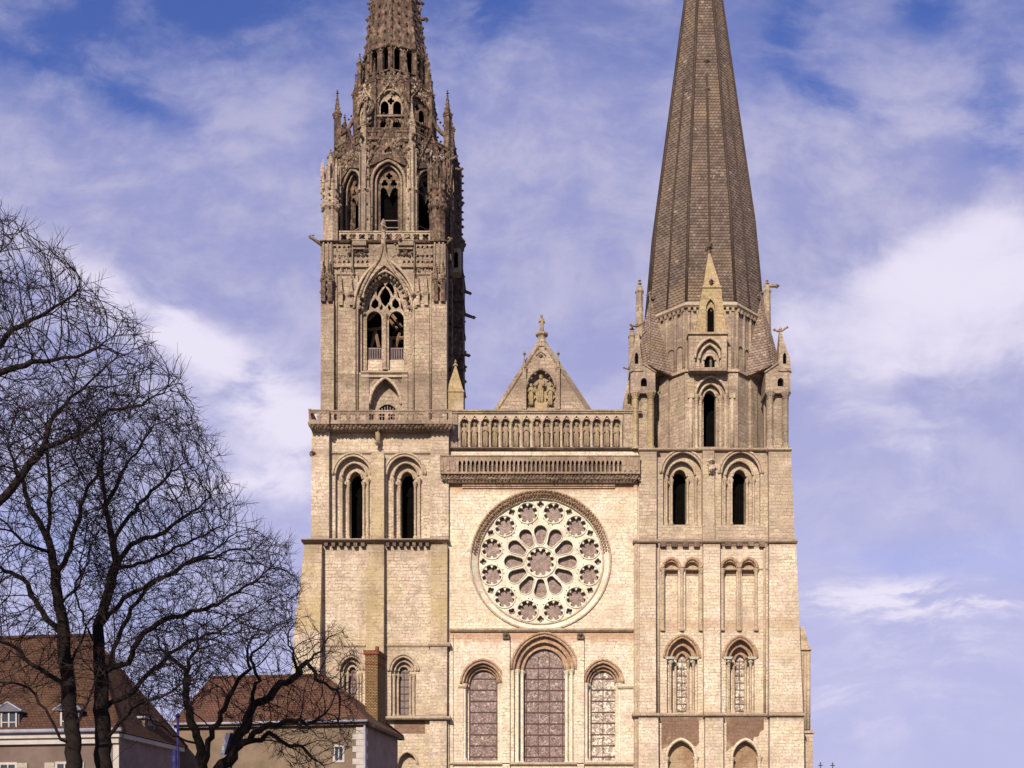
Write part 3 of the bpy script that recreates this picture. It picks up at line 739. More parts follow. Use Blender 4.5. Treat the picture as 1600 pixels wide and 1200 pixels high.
# ------------------------------------------------------------------ gallery of kings
dK = 1.0
gk = MB()
gk.box(X(700, dK), X(990, dK), dK, dK + 1.2, Z(700, dK), Z(645, dK))
gallery = gk.build('king_gallery', 'turret', CA)  # darker stone puts the shade of the niche hollows into the colour
KX = [725.7, 741.6, 758.6, 773.5, 789.9, 806.4, 822.8, 839.4, 854.7, 869.8, 885.0, 900.6, 916.5, 932.4, 948.2, 963.2]
arc = MB(); hs = []
for kx in KX: hs.append(arch(X(kx, 0.55), PX(5.7, 0.55), Z(699, 0.55), Z(661, 0.55), PX(6.6, 0.55), 5))
for kx in KX: hs.append(foil(X(kx, 0.55), Z(651, 0.55), PX(2.2, 0.55), 3, 4, pi / 2, 0.3))
arc.plate(rect(X(716, 0.55), X(973, 0.55), Z(700, 0.55), Z(645.5, 0.55)), hs, 0.55, 0.75)
for i, kx in enumerate(KX):
    a = X(kx, 0.5); hw = PX(7.2, 0.5); za = Z(650.5, 0.5)
    arc.tube([(a - hw, 0.5, Z(660, 0.5)), (a, 0.5, Z(648.5, 0.5)), (a + hw, 0.5, Z(660, 0.5))], 0.07, 5)
for kx in [717.5] + [(a + b) / 2 for a, b in zip(KX, KX[1:])] + [971.3]:
    arc.colonnette(X(kx, 0.42), 0.42, Z(700, 0.42), Z(661, 0.42), 0.075, 0.3)
arc.build('niche_arcade', 'moulding', gallery)
cp = MB(); cp.box(X(703, 0.4), X(1003, 0.4), 0.4, 2.4, Z(645.5, 0.4), Z(640.5, 0.4)); cp.box(X(703, 0.3), X(1003, 0.3), 0.3, 2.5, Z(642.5, 0.3), Z(640, 0.3)); cp.build('coping', 'turret', gallery)
for a, b in ((974, 992), (702, 715)):
    pb = MB(); pb.box(X(a, 0.5), X(b, 0.5), 0.5, 2.0, Z(700, 0.5), Z(645.6, 0.5)); pb.build('side_panel', 'turret', gallery)


def figure(x, y, z, h, seed, wings=False, child=False):
    """robed standing statue: robe, shoulders, head, crown, two arms, folds"""
    rn = random.Random(seed); mb = MB(); w = h * 0.13
    tw = rn.uniform(-0.03, 0.03) * h
    prof = [(w * 1.05, 0), (w * 1.0, 0.06), (w * 0.86, 0.25), (w * 0.80, 0.42), (w * 0.92, 0.55), (w * 0.88, 0.62), (w * 1.12, 0.76), (w * 0.95, 0.815), (w * 0.36, 0.85), (w * 0.33, 0.87)]
    mb.lathe(x, y, [(r, z + t * h) for r, t in prof], 12, 0, 1.0, 0.72, True)
    hz = z + 0.925 * h; hx = x + tw * 0.5
    mb.lathe(hx, y - 0.01, [(w * 0.2, hz - w * .62), (w * .42, hz - w * .4), (w * .5, hz), (w * .44, hz + w * .35), (w * .2, hz + w * .58)], 10, 0, 1, 1.05, True)
    mb.lathe(hx, y, [(w * .50, hz + w * .25), (w * .60, hz + w * .62), (w * .40, hz + w * .60)], 8)
    mb.blob(hx, y - w * .52, hz - w * .05, w * .12)
    for sgn in (-1, 1):
        ez = z + h * rn.uniform(0.56, 0.62)
        hand = (x + sgn * w * rn.uniform(0.1, 0.8), y - w * 0.95, z + h * rn.uniform(0.60, 0.72))
        mb.tube([(x + sgn * w * 1.0, y, z + 0.77 * h), (x + sgn * w * 1.2, y - w * .2, ez), hand], [w * .3, w * .28, w * .17], 6)
        mb.tube([(x + sgn * w * .5, y - w * .62, z + 0.5 * h), (x + sgn * w * .62, y - w * .68, z + 0.02 * h)], [w * .12, w * .2], 5)
    mb.tube([(x + w * .05, y - w * .66, z + 0.56 * h), (x - w * .1, y - w * .70, z + 0.02 * h)], [w * .1, w * .2], 5)
    if child:
        mb.lathe(x + w * .7, y - w * .8, [(w * .35, z + .58 * h), (w * .4, z + .7 * h), (w * .18, z + .76 * h), (w * .28, z + .80 * h), (w * .1, z + .86 * h)], 8, 0, 1, 1, True)
    if wings:
        for sgn in (-1, 1):
            mb.add([(x + sgn * w * .6, y + w * .5, z + .8 * h), (x + sgn * w * 2.0, y + w * .7, z + .95 * h), (x + sgn * w * 2.2, y + w * .7, z + .5 * h), (x + sgn * w * 1.0, y + w * .5, z + .3 * h),
                    (x + sgn * w * .6, y + w * .8, z + .8 * h), (x + sgn * w * 2.0, y + w * 1., z + .95 * h), (x + sgn * w * 2.2, y + w * 1., z + .5 * h), (x + sgn * w * 1.0, y + w * .8, z + .3 * h)],
                   [(0, 1, 2, 3), (7, 6, 5, 4), (0, 4, 5, 1), (1, 5, 6, 2), (2, 6, 7, 3), (3, 7, 4, 0)])
    return mb


for i, kx in enumerate(KX):
    figure(X(kx, 0.85), 0.84, Z(699.5, 0.85), PX(37 + (i * 7 % 5) * 0.5, 0.85), 100 + i).build('king_statue', 'statue', gallery)

# ------------------------------------------------------------------ nave gable
dG = 2.2
gb = MB()
ax, az = X(846.5, dG), Z(537, dG); bx0, bx1, bz = X(779, dG), X(917, dG), Z(642, dG)
nichehole = arch(X(845, dG), PX(23, dG), Z(637, dG), Z(606, dG), PX(29, dG), 8)
gb.plate([(bx0, bz), (bx1, bz), (ax, az)], [nichehole], dG, dG + 0.8)
gb.plate(nichehole, [], dG + 0.6, dG + 0.75)
gable = gb.build('gable', 'grey', CA)
co = MB()
for sgn, bx in ((-1, bx0), (1, bx1)):
    co.tube([(bx + sgn * 0.15, dG + 0.3, bz), (ax, dG + 0.3, az + 0.25)], 0.42, 4)
    co.crockets((bx, dG - 0.05, bz + 0.3), (ax, dG - 0.05, az), 1.4, 0.11)
for sgn in (-1, 1):
    hw = PX(24, dG); cx = X(845, dG)
co.tube([(x, dG - 0.1, z) for x, z in nichehole[2:]], 0.16, 6)
co.crockets((X(821, dG), dG - 0.2, Z(604, dG)), (X(845, dG), dG - 0.2, Z(575, dG)), 0.5, 0.13)
co.crockets((X(869, dG), dG - 0.2, Z(604, dG)), (X(845, dG), dG - 0.2, Z(575, dG)), 0.5, 0.13)
co.tube([(X(845, dG) - .5, dG - .05, Z(556, dG)), (X(845, dG), dG - .05, Z(549, dG)), (X(845, dG) + .5, dG - .05, Z(556, dG))], .06, 5)
co.blob(X(845, dG), dG - .1, Z(556, dG), .22)
co.build('coping', 'turret', gable)
for p in (819.5, 872):
    pn = MB(); pn.pinnacle(X(p, dG - 0.2), dG - 0.2, Z(641, dG), Z(578, dG), Z(558, dG), 0.34); pn.tube([(X(p, dG), dG - .2, Z(558, dG)), (X(p, dG), dG - .2, Z(549, dG))], .05, 5)
    pn.blob(X(p, dG), dG - .2, Z(554, dG), .22); pn.build('pinnacle', 'turret', gable)
vz = Z(637, dG)
th = MB(); th.pbox(836, 855, 628, 640, dG - 0.1, dG + .6); th.pbox(838, 853, 600, 630, dG + .3, dG + .6); th.build('throne', 'gold', gable)
figure(X(845, dG), dG + 0.15, Z(630, dG), PX(44, dG), 5, child=True).build('virgin_statue', 'gold', gable)
for p, sd in ((830, 8), (860, 9)):
    figure(X(p, dG), dG + 0.2, Z(632, dG), PX(33, dG), sd, wings=True).build('angel_statue', 'gold', gable)
pd = MB(); pd.lathe(ax, dG + 0.4, [(0.55, Z(541, dG)), (0.5, Z(533, dG)), (0.36, Z(527, dG)), (0.42, Z(524, dG)), (0.62, Z(521.5, dG)), (0.66, Z(519, dG)), (0.4, Z(517.5, dG))], 8); pd.build('pedestal', 'turret', gable)
figure(ax, dG + 0.4, Z(518, dG), PX(28, dG), 21, wings=False).build('finial_statue', 'statue', gable)
nv = MB(); nv.add([(bx0, 3.05, bz), (bx1, 3.05, bz), (ax, 3.05, az), (bx0, 60, bz), (bx1, 60, bz), (ax, 60, az)], [(0, 1, 2), (5, 4, 3), (1, 4, 5, 2), (3, 0, 2, 5), (0, 3, 4, 1)])
nv.build('nave_roof', 'copper', CA)
nb = MB(); nb.box(X(705, 2), X(990, 2), 2.55, 60, 0, bz - 0.05); nb.build('nave_body', 'grey', CA)


# ------------------------------------------------------------------ towers, lower storeys
def rom_window(parent, name, orders, d0, steps, glass=None, shaft_mat='moulding', arch_mat='moulding', hood=True, sill=None, shafts=True):
    """arches, shafts and glass of a round or pointed window; orders: (x0,x1,top,spring,bottom) from the outside in"""
    o = orders[0]
    loc = Vector((X((o[0] + o[1]) / 2, d0), d0, Z(o[4], d0)))
    r = empty(name, loc - CA.location, CA)
    am = MB()
    for od, dd in zip(orders, steps):
        ol = parch(*od, dd)
        am.tube([(x, dd - 0.02, z) for x, z in ol[2:]], 0.11, 6)
    for i in range(len(orders) - 1): arch_ring(am, parch(*orders[i], steps[i + 1]), parch(*orders[i + 1], steps[i + 1]), steps[i + 1])
    if hood:
        ol = parch(o[0] - 4, o[1] + 4, o[2] - 4, o[3], o[4], d0)
        am.tube([(x, d0 - 0.04, z) for x, z in ol[2:]], 0.13, 6)
    am.build('archivolt', arch_mat, r)
    if shafts:
        cm = MB()
        for i in range(len(orders) - 1):
            dd = (steps[i] + steps[i + 1]) / 2
            for px in (orders[i + 1][0] - 2.6, orders[i + 1][1] + 2.6):
                cm.colonnette(X(px + (1.1 if px < o[0] / 2 + o[1] / 2 else -1.1), dd), dd + .08, Z(o[4], dd), Z(orders[i + 1][3] + 4, dd), 0.115, 0.55)
        cm.build('jamb_shafts', shaft_mat, r)
    last = orders[-1]; dl = steps[-1]
    if glass:
        gm_ = MB(); gm_.plate(parch(last[0] - .4, last[1] + .4, last[2] - .4, last[3], last[4] + .4, dl + 0.3), [], dl + 0.3, dl + 0.36); gm_.build('stained_glass', glass, r)
        bm_ = MB(); y = last[4] - 3
        while y > last[3] - 6:
            bm_.pbox(last[0], last[1], y - .5, y + .5, dl + 0.24, dl + 0.29); y -= 11
        bm_.pbox((last[0] + last[1]) / 2 - .4, (last[0] + last[1]) / 2 + .4, last[3], last[4], dl + .235, dl + .285)
        bm_.build('glazing_bars', 'lead', r)
    if sill:
        sm_ = MB(); sm_.frus(X(o[0], d0), X(o[1], d0), d0 - 0.05, dl + .4, Z(sill[1], d0), X(o[0], d0), X(o[1], d0), dl, dl + .4, Z(sill[0], d0)); sm_.build('sill', shaft_mat, r)
    return r


# ---- north-west tower (left in the photo)
dN = 0.45
T1 = MB()
# belfry storey
nw = [[(524, 580, 712, 742, 842), (535, 573, 723, 744, 842), (545.5, 566.5, 736, 749, 842)],
      [(604, 661, 712, 742, 842), (615, 653.5, 723, 744, 842), (625.5, 647, 736, 749, 842)]]
st = [dN, dN + 0.5, dN + 1.0, dN + 2.6]
layered(T1, X(488, dN), X(702, dN), Z(846, dN), Z(707, dN), st, [[parch(*o, st[i]) for i, o in enumerate(w)] for w in nw])
T1.box(X(488, dN), X(702, dN), dN, 3.0, Z(707, dN), Z(660, dN))
# lower storey
dL = 0.2
lw = [[(531, 567, 1026, 1047, 1120), (537, 562, 1033, 1047, 1120), (544.5, 557.5, 1041, 1048, 1120)],
      [(611, 650, 1026, 1049, 1120), (617, 645, 1033, 1049, 1120), (623, 639.5, 1041, 1049, 1120)]]
sl_ = [dL, dL + 0.4, dL + 0.8, dL + 2.4]
layered(T1, X(476, dL), X(702, dL), Z(1122, dL), Z(846, dL), sl_, [[parch(*o, sl_[i]) for i, o in enumerate(w)] for w in lw])
bl = [parch(621, 652, 1174, 1194, 1330, dL - 0.2)]
T1.plate(rect(X(476, dL), X(702, dL), 0, Z(1122, dL)), bl, dL - 0.2, dL + 0.5)
T1.box(X(478, dL), X(700, dL), dL + 0.45, dL + 2.4, 0, Z(1122, dL))
T1.box(X(490, dL), X(700, dL), 3.0, 13.5, 0, Z(662, dL))
tower_n = T1.build('tower', 'warm', CA); tower_n['label'] = 'lower storeys of the left tower with lichen stained buttresses'
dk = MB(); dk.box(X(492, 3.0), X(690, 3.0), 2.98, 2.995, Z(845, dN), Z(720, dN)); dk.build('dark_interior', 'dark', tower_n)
cr = MB(); cr.pbox(616, 664, 1124, 1146, dL - 0.23, dL); cr.build('stain_shade_panel', 'crust', tower_n)
# buttresses with batter
def buttress(parent, mat, top, bot, yt, yb, dt, db, back=1.2):
    mb = MB()
    mb.frus(X(bot[0], db), X(bot[1], db), db, back, Z(yb, db), X(top[0], dt), X(top[1], dt), dt, back, Z(yt, dt))
    return mb.build('buttress', mat, parent)
buttress(tower_n, 'warm', (487, 514), (486, 514), 668, 845, -0.25, -0.3)
buttress(tower_n, 'ochre', (580, 600), (579, 600), 709, 845, -0.15, -0.2)
buttress(tower_n, 'warm', (673, 701), (672, 701), 662, 845, -0.1, -0.15)
buttress(tower_n, 'ochre', (476, 503), (459, 500), 851, 990, -0.5, -1.0)
buttress(tower_n, 'warm', (459, 500), (452, 499), 990, 1380, -1.0, -1.3)
buttress(tower_n, 'ochre', (574, 600), (570, 599), 851, 1120, -0.5, -0.8)
buttress(tower_n, 'ochre', (674, 699), (672, 698.5), 851, 1010, -0.35, -0.4)
buttress(tower_n, 'warm', (672, 698.5), (670, 697), 1010, 1380, -0.4, -0.55)
sb = MB(); sb.box(X(489, 4), X(489, 4) + 1.2, 4, 6.5, 0, Z(850, 4)); sb.box(X(489, 10.5) - 0.6, X(489, 10.5) + 1.2, 10.5, 13, 0, Z(850, 4)); sb.build('buttress', 'warm', tower_n)
cornice(tower_n, 472, 702, 842.5, 847.5, 0.0, 0.6, 'tan', 'cornice', 0.9)
cm = MB()
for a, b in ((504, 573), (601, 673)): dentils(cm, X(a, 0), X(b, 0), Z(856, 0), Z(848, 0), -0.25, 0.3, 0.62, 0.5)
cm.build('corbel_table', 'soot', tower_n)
for a, b in ((514, 580), (600, 673)): cornice(tower_n, a, b, 706.5, 709.5, dN, 0.18, 'moulding', 'string_course')
for a, b in ((501, 571), (600, 672)): cornice(tower_n, a, b, 1006.5, 1010.5, dL, 0.15, 'moulding', 'string_course')
cornice(tower_n, 669, 704, 1004, 1010, -0.4, 0.2, 'moulding', 'string_course')
cornice(tower_n, 452, 704, 1119, 1124, -0.6, 0.25, 'moulding', 'string_course', 0.9)
gx = X(591, 0.3)                                         # small statue-like gargoyle on the frieze
gg = MB(); gg.tube([(gx, 0.4, Z(673, .3)), (gx, -0.1, Z(677, .3)), (gx + .05, -0.15, Z(690, .3)), (gx, 0.1, Z(697, .3))], [.2, .26, .24, .2], 7); gg.blob(gx, -.2, Z(695, .3), .28); gg.build('gargoyle', 'statue', tower_n)
gg = MB(); gg.tube([(X(490, 0), 0.2, Z(708, 0)), (X(486, 0), -0.1, Z(710, 0))], [.3, .25], 6); gg.blob(X(489, 0), -.45, Z(709, 0), .3); gg.build('gargoyle', 'statue', tower_n)
for w in nw: rom_window(CA, 'belfry_window', w, dN, st[:3])
for w in lw: rom_window(CA, 'round_arched_window', w, dL, sl_[:3], glass='glass_dim', sill=(1116, 1121))
fb = parch(621, 652, 1174, 1194, 1330, dL - 0.2)
mb = MB(); mb.tube([(x, dL - .22, z) for x, z in fb[2:]], .14, 6); mb.build('blind_arch', 'moulding', tower_n)

# balustrade terrace on the lower north tower
tb = MB(); dA = -0.9
tx0, tx1 = X(481, dA), X(706, dA)
tb.box(tx0, tx1, dA, 13.4, Z(662, dA), Z(659.5, dA))
tb.frus(tx0 + 0.5, tx1 - 0.5, dA + 0.6, 13.4, Z(669, dA), tx0 + 0.1, tx1 - 0.1, dA + 0.15, 13.4, Z(662, dA))
xx = tx0 + .2
while xx < tx1 - .1:
    tb.blob(xx, dA + .22 + random.uniform(-.04, .04), Z(663.8 + random.uniform(-.6, .6), dA), .19); tb.blob(xx + .2, dA + .36, Z(666.8 + random.uniform(-.8, .8), dA), .2); xx += random.uniform(.34, .46)
for p0, p1, dd in ((481, 514, -1.3), (664, 707, -1.2)):
    tb.box(X(p0, dd), X(p1, dd), dd, dd + 0.9, Z(662, dd), Z(658.5, dd)); tb.frus(X(p0, dd) + .5, X(p1, dd) - .5, dd + .6, dd + 1, Z(669.5, dd), X(p0, dd), X(p1, dd), dd + .05, dd + 1, Z(662, dd))
    xx = X(p0, dd) + .15
    while xx < X(p1, dd): tb.blob(xx, dd + .12, Z(664, dd), .18); tb.blob(xx + .15, dd + .3, Z(666.5, dd), .17); xx += .4
terrace = tb.build('terrace', 'rail', CA)
def balustrade(parent, xa, xb, ya, z0, z1, step, mat='rail', fr=(0, 0, 0), th=0.16, name='balustrade'):
    mb = MB(fr); k = max(1, int((xb - xa) / step)); s_ = (xb - xa) / k; hs = []
    for i in range(k):
        cx = xa + (i + .5) * s_
        hs.append(foil(cx, (z0 + z1) / 2, min(s_, z1 - z0) * 0.43, 4, 4, pi / 4, .42))
    mb.plate(rect(xa, xb, z0, z1), hs, ya, ya + th)
    mb.box(xa, xb, ya - .06, ya + th + .06, z1, z1 + .12)
    return mb.build(name, mat, parent)
balustrade(terrace, X(514, dA), X(664, dA), dA + .08, Z(659.5, dA), Z(642.5, dA), 0.85)
balustrade(terrace, X(482, -1.3), X(514, -1.3), -1.22, Z(658.5, -1.3), Z(641.5, -1.3), 0.95)
balustrade(terrace, X(664, -1.2), X(706, -1.2), -1.12, Z(658.5, -1.2), Z(641.5, -1.2), 0.95)
balustrade(terrace, -13.0, 1.2, 0, Z(659.5, dA), Z(642.5, dA), 0.9, fr=(X(482, dA) + .1, 0.0, -pi / 2))

# ---- north tower, flamboyant square storey
dU = 1.2
ux0, ux1 = X(501, dU), X(698, dU)
sq = MB()
win = parch(571, 633.5, 436, 484, 579, dU + 0.7)
win0 = parch(560, 644, 424, 484, 582, dU)
win1 = parch(565.5, 639, 430, 484, 582, dU + .35)
doorp = parch(577.5, 627, 590, 632, 662, dU)
doori = parch(580, 625, 595, 634, 662, dU + .3)
tri = []
layered(sq, ux0, ux1, Z(660, dU), Z(381, dU), [dU, dU + .35, dU + .7, dU + 1.5], [[win0, win1, win], [doorp, doori, doori]])
sq.plate(rect(X(575, dU), X(630, dU), Z(662, dU), Z(586, dU)), [], dU + .9, dU + 1.0)
dk = []
sq.box(ux0, ux0 + 1.6, dU + 1.45, 13.2, Z(660, dU), Z(381, dU)); sq.box(ux1 - 1.6, ux1, dU + 1.45, 13.2, Z(660, dU), Z(381, dU))
sq.box(ux0 + 1.5, ux1 - 1.5, 12, 13.2, Z(660, dU), Z(381, dU)); sq.box(ux0 + 1.5, ux1 - 1.5, dU + 1.4, 12.2, Z(400, dU), Z(381, dU)); sq.box(ux0 + 1.5, ux1 - 1.5, dU + 1.4, 12.2, Z(660, dU), Z(640, dU))
upper = sq.build('tower_stage', 'grey', CA); upper['label'] = 'square flamboyant storey of the left tower with one large traceried window'
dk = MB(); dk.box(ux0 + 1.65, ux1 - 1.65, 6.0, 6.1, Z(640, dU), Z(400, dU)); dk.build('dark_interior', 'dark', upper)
# projecting strips, corner buttresses
def strip(parent, mat, p0, p1, q0, q1, d, dep, name='buttress'):
    mb = MB(); mb.pbox(p0, p1, q0, q1, d, d + dep); return mb.build(name, mat, parent)
strip(upper, 'grey', 501, 521.5, 470, 660, dU - .7, .75); strip(upper, 'grey', 675, 698, 470, 660, dU - .7, .75)
strip(upper, 'grey', 503, 520, 381, 470, dU - .4, .45); strip(upper, 'grey', 677, 696, 381, 470, dU - .4, .45)
strip(upper, 'grey', 528, 555.5, 470, 660, dU - .25, .3, 'pilaster'); strip(upper, 'grey', 648, 671, 470, 660, dU - .25, .3, 'pilaster')
strip(upper, 'grey', 565, 576.5, 584, 660, dU - .15, .2, 'pilaster'); strip(upper, 'grey', 628, 637, 584, 660, dU - .15, .2, 'pilaster')
rr = MB()
for p, r_ in ((525.5, .1), (558.8, .1), (646.5, .1), (673.4, .1)):
    rr = MB(); rr.tube([(X(p, dU), dU - .12, Z(658, dU)), (X(p, dU), dU - .12, Z(430, dU))], r_, 6); rr.build('shaft', 'grey', upper)
for p in (505.5, 516, 681, 692):
    pn = MB(); pn.pinnacle(X(p, dU - .75), dU - .78, Z(478, dU), Z(446, dU), Z(420, dU), .42); pn.build('pinnacle', 'brown', upper)
for p in (533, 549, 653, 666):
    pn = MB(); pn.pinnacle(X(p, dU - .3), dU - .32, Z(480, dU), Z(462, dU), Z(436, dU), .36); pn.build('pinnacle', 'grey', upper)
cornice(upper, 522, 556, 427, 430, dU, .15, 'moulding', 'string_course'); cornice(upper, 645, 676, 427, 430, dU, .15, 'moulding', 'string_course')
cornice(upper, 565, 637, 581, 585, dU, .3, 'moulding', 'sill')
cornice(upper, 501, 699, 377.5, 382, dU, .5, 'brown', 'cornice')
# upper band of blind tracery with ogee gable
bt = MB(); hs = []
for x_ in range(8):
    for side in (0, 1):
        px = (524 + x_ * 7.2) if side == 0 else (632 + x_ * 7.2)
        if 578 < px < 628 or px > 677: continue
        for py in (388, 402, 411):
            hs.append(foil(X(px, dU), Z(py, dU), PX(2.6, dU), 3 if py != 402 else 4, 4, pi / 2, .35))
bt.plate(rect(X(520.5, dU), X(677, dU), Z(419, dU), Z(384, dU)), hs, dU - .22, dU + .02)
bt.build('blind_tracery', 'grey', upper)
og = MB(); cx = X(600, dU)
pts_l = [(563, 468), (568, 452), (577, 434), (587, 419), (594, 408), (597, 398), (598.5, 384), (599.5, 362)]
outl = [(X(a, dU), Z(b, dU)) for a, b in pts_l] + [(2 * cx - X(a, dU), Z(b, dU)) for a, b in reversed(pts_l)]
inner = parch(567, 637, 421, 484, 470, dU)
og.plate(outl + [(2 * cx - X(570, dU), Z(468, dU))] + [(p[0], p[1]) for p in archline(X(601.5, dU), PX(35, dU), Z(484, dU), Z(418, dU) - Z(484, dU), 10) if p[1] > Z(467, dU)] + [(X(570, dU), Z(468, dU))], [], dU - .45, dU)
for sgn in (0, 1):
    P_ = [(X(a, dU) if not sgn else 2 * cx - X(a, dU), dU - .5, Z(b, dU)) for a, b in pts_l]
    og.tube(P_, .13, 6)
    for a, b in zip(P_, P_[1:]): og.crockets(a, b, .55, .17)
og.blob(cx, dU - .4, Z(360, dU), .45); og.blob(cx, dU - .4, Z(353, dU), .25, 2)
og.build('ogee_gable', 'grey', upper)
hd = MB(); hd.tube([(x, dU - .28, z) for x, z in parch(553.5, 650.5, 405.5, 484, 500, dU)[2:]], .15, 6); hd.tube([(x, dU - .1, z) for x, z in parch(560, 644, 424, 484, 500, dU)[2:]], .12, 6); hd.build('archivolt', 'moulding', upper)
rg = MB(); arch_ring(rg, parch(558, 646, 414, 484, 500, dU), parch(560, 644, 424, 484, 582, dU), dU - .02); arch_ring(rg, parch(560, 644, 424, 484, 582, dU + .35), parch(565.5, 639, 430, 484, 582, dU + .35), dU + .35); rg.build('archivolt', 'soot', upper)
cv = MB()
for ar_, dd, stp in ((parch(562, 642, 420, 484, 500, dU), dU - .15, .32), (parch(566, 638, 427, 484, 500, dU), dU + .12, .30)):
    L = ar_[2:]
    for a, b in zip(L, L[1:]):
        cv.crockets((a[0], dd, a[1]), (b[0], dd, b[1]), stp, .19)
cv.build('archivolt_leaves', 'moulding', upper)
for p0, p1 in ((550, 572), (622, 646)):
    cn = MB(); cn.pbox(p0, p1, 375, 383, dU - .75, dU + .1); cn.pbox(p0 + 1.5, p1 - 1.5, 383, 389, dU - .55, dU + .1)
    cn.pbox(p0 - .5, p1 + .5, 373.5, 375.5, dU - .8, dU + .1)
    cn.build('console', 'grey', upper)
    lf_ = MB()
    for i in range(26): lf_.blob(X(random.uniform(p0 - 4, p1 + 4), dU), dU - random.uniform(.15, .5), Z(random.uniform(389, 402), dU), .19)
    lf_.build('leaf_corbel', 'soot', upper)
hr_ = MB()
for px in (507, 514, 519, 680, 687, 693, 552, 648):
    hr_.tube([(X(px, dU), dU - .5, Z(430, dU)), (X(px, dU), dU - .5, Z(383, dU))], .08, 5)
for px in (536, 545, 660, 668):
    hr_.tube([(x, dU - .05, z) for x, z in archline(X(px, dU), PX(3.6, dU), Z(419, dU), PX(5, dU), 4)], .06, 5)
    hr_.tube([(X(px - 3.6, dU), dU - .05, Z(427, dU)), (X(px - 3.6, dU), dU - .05, Z(419, dU))], .06, 5)
for i in range(46):
    px = random.choice((random.uniform(503, 521), random.uniform(677, 696)))
    hr_.blob(X(px, dU), dU - .8, Z(random.uniform(430, 468), dU), .16, 1.5)
hr_.build('shafts', 'grey', upper)
for a in (549.5, 647.5):
    hb = MB(); hb.blob(X(a, dU), dU - .45, Z(466, dU), .32); hb.build('corbel_head', 'soot', upper)
# big traceried window
tw = empty('traceried_window', Vector((X(602, dU), dU, Z(579, dU))) - CA.location, CA)
tt = MB(); dW = dU + .75
cxw = X(602, dW)
def wp(px, py): return (X(px, dW), Z(py, dW))
hs = []
hs.append(parch(573, 596.5, 486, 499, 578.5, dW)); hs.append(parch(607.5, 631, 486, 499, 578.5, dW))
mand = [(602, 450), (606.5, 456), (609.5, 463), (607, 471), (602, 477), (597, 471), (594.5, 463), (597.5, 456)]
hs.append([wp(*p) for p in reversed(mand)])
for sgn in (-1, 1):
    hs.append([wp(602 + sgn * a, b) for a, b in ((1.5, 447), (5.5, 441.5), (11, 446), (13.5, 454), (12, 462), (9.5, 456), (5.5, 450))])
    hs.append([wp(602 + sgn * a, b) for a, b in ((15.5, 467), (20, 472), (21.5, 478), (16.5, 481.5), (11.5, 478), (11.5, 472))])
    hs.append([wp(602 + sgn * a, b) for a, b in ((17, 453), (20.5, 459), (23, 466), (20, 464))])
    hs.append([wp(602 + sgn * a, b) for a, b in ((24, 471), (27, 478), (28.5, 486), (25, 481))])
    hs.append([wp(602 + sgn * a, b) for a, b in ((5.5, 476), (9, 481.5), (7, 485), (3.8, 481))])
def grown(poly, k):
    cx_ = sum(p[0] for p in poly) / len(poly); cz_ = sum(p[1] for p in poly) / len(poly)
    return [(cx_ + (x - cx_) * k, cz_ + (z - cz_) * k) for x, z in poly]
hs = hs[:2] + [grown(h, 1.17) for h in hs[2:]]
tt.plate(parch(570, 634, 435, 484, 579.5, dW), hs, dW, dW + .3); tt.colonnette(X(602, dW), dW - .1, Z(579, dW), Z(492, dW), .16, .5)
tt.build('tracery', 'grey', tw)
for a, b in ((573.5, 596), (608, 630.5)):
    rl = MB()
    rl.pbox(a, b, 543.5, 545, dW + .5, dW + .58); rl.pbox(a, b, 561, 562, dW + .5, dW + .58)
    for i in range(9): rl.pbox(a + i * 2.7, a + i * 2.7 + 1.1, 544.6, 561.5, dW + .51, dW + .57)
    rl.build('railing', 'railing', tw)
for a, b in ((572, 597), (607, 632)):
    pw = MB(); pw.pbox(a, b, 562.5, 579, dW + .32, dW + .7); pw.build('parapet', 'warm', tw)
tb_ = MB()
for (a, b, c_, e) in ((575, 515, 597, 513), (575, 500, 597, 480), (586, 515, 592, 543), (580, 543, 586, 517), (608, 500, 622, 516), (611, 490, 628, 512), (618, 543, 624, 520), (608, 528, 631, 528), (610, 543, 610, 530)):
    tb_.tube([(X(a, dW + 2), dW + 2, Z(b, dW + 2)), (X(c_, dW + 2), dW + 2, Z(e, dW + 2))], .16, 4)
tb_.build('bell_frame', 'timber', tw)
# doorway with round grille behind the balustrade
dr = empty('doorway', Vector((X(605, dU), dU, Z(660, dU))) - CA.location, CA)
da = MB(); da.tube([(x, dU - .03, z) for x, z in doorp[2:]], .16, 6)
da.pbox(565, 637, 585.5, 589, dU - .2, dU + .1)
da.build('arch_moulding', 'moulding', dr)
dl_ = MB(); dl_.plate(parch(589.5, 621, 632, 648, 661, dU + .86), [], dU + .86, dU + .89); dl_.build('door_opening', 'dark', dr)  # flat black plate in place of the darkness behind the grille
dg = MB()
for i in range(7): dg.pbox(592 + i * 4.3, 593.2 + i * 4.3, 634 + abs(i - 3) * 1.8, 661, dU + .82, dU + .85)
for y_ in (641, 650): dg.pbox(590, 620, y_, y_ + 1, dU + .825, dU + .855)
dg.build('grille', 'railing', dr)
for a in (580.5, 620): pass
sp = MB()
for a, b in (((578, 586.5), (587.5, 586.5)), ((617, 586.5), (626, 586.5))):
    m_ = [(X(a[0], dU), Z(a[1] + 1, dU)), (X(b[0], dU), Z(b[1] + 1, dU)), ((X(578.5, dU), Z(599, dU)) if a[0] < 600 else (X(625.5, dU), Z(599, dU)))]
    sp.plate(m_, [], dU - .04, dU + .02)
sp.build('spandrel_shade', 'soot', dr)  # flat dark triangles, shade of sunk spandrels put into the colour

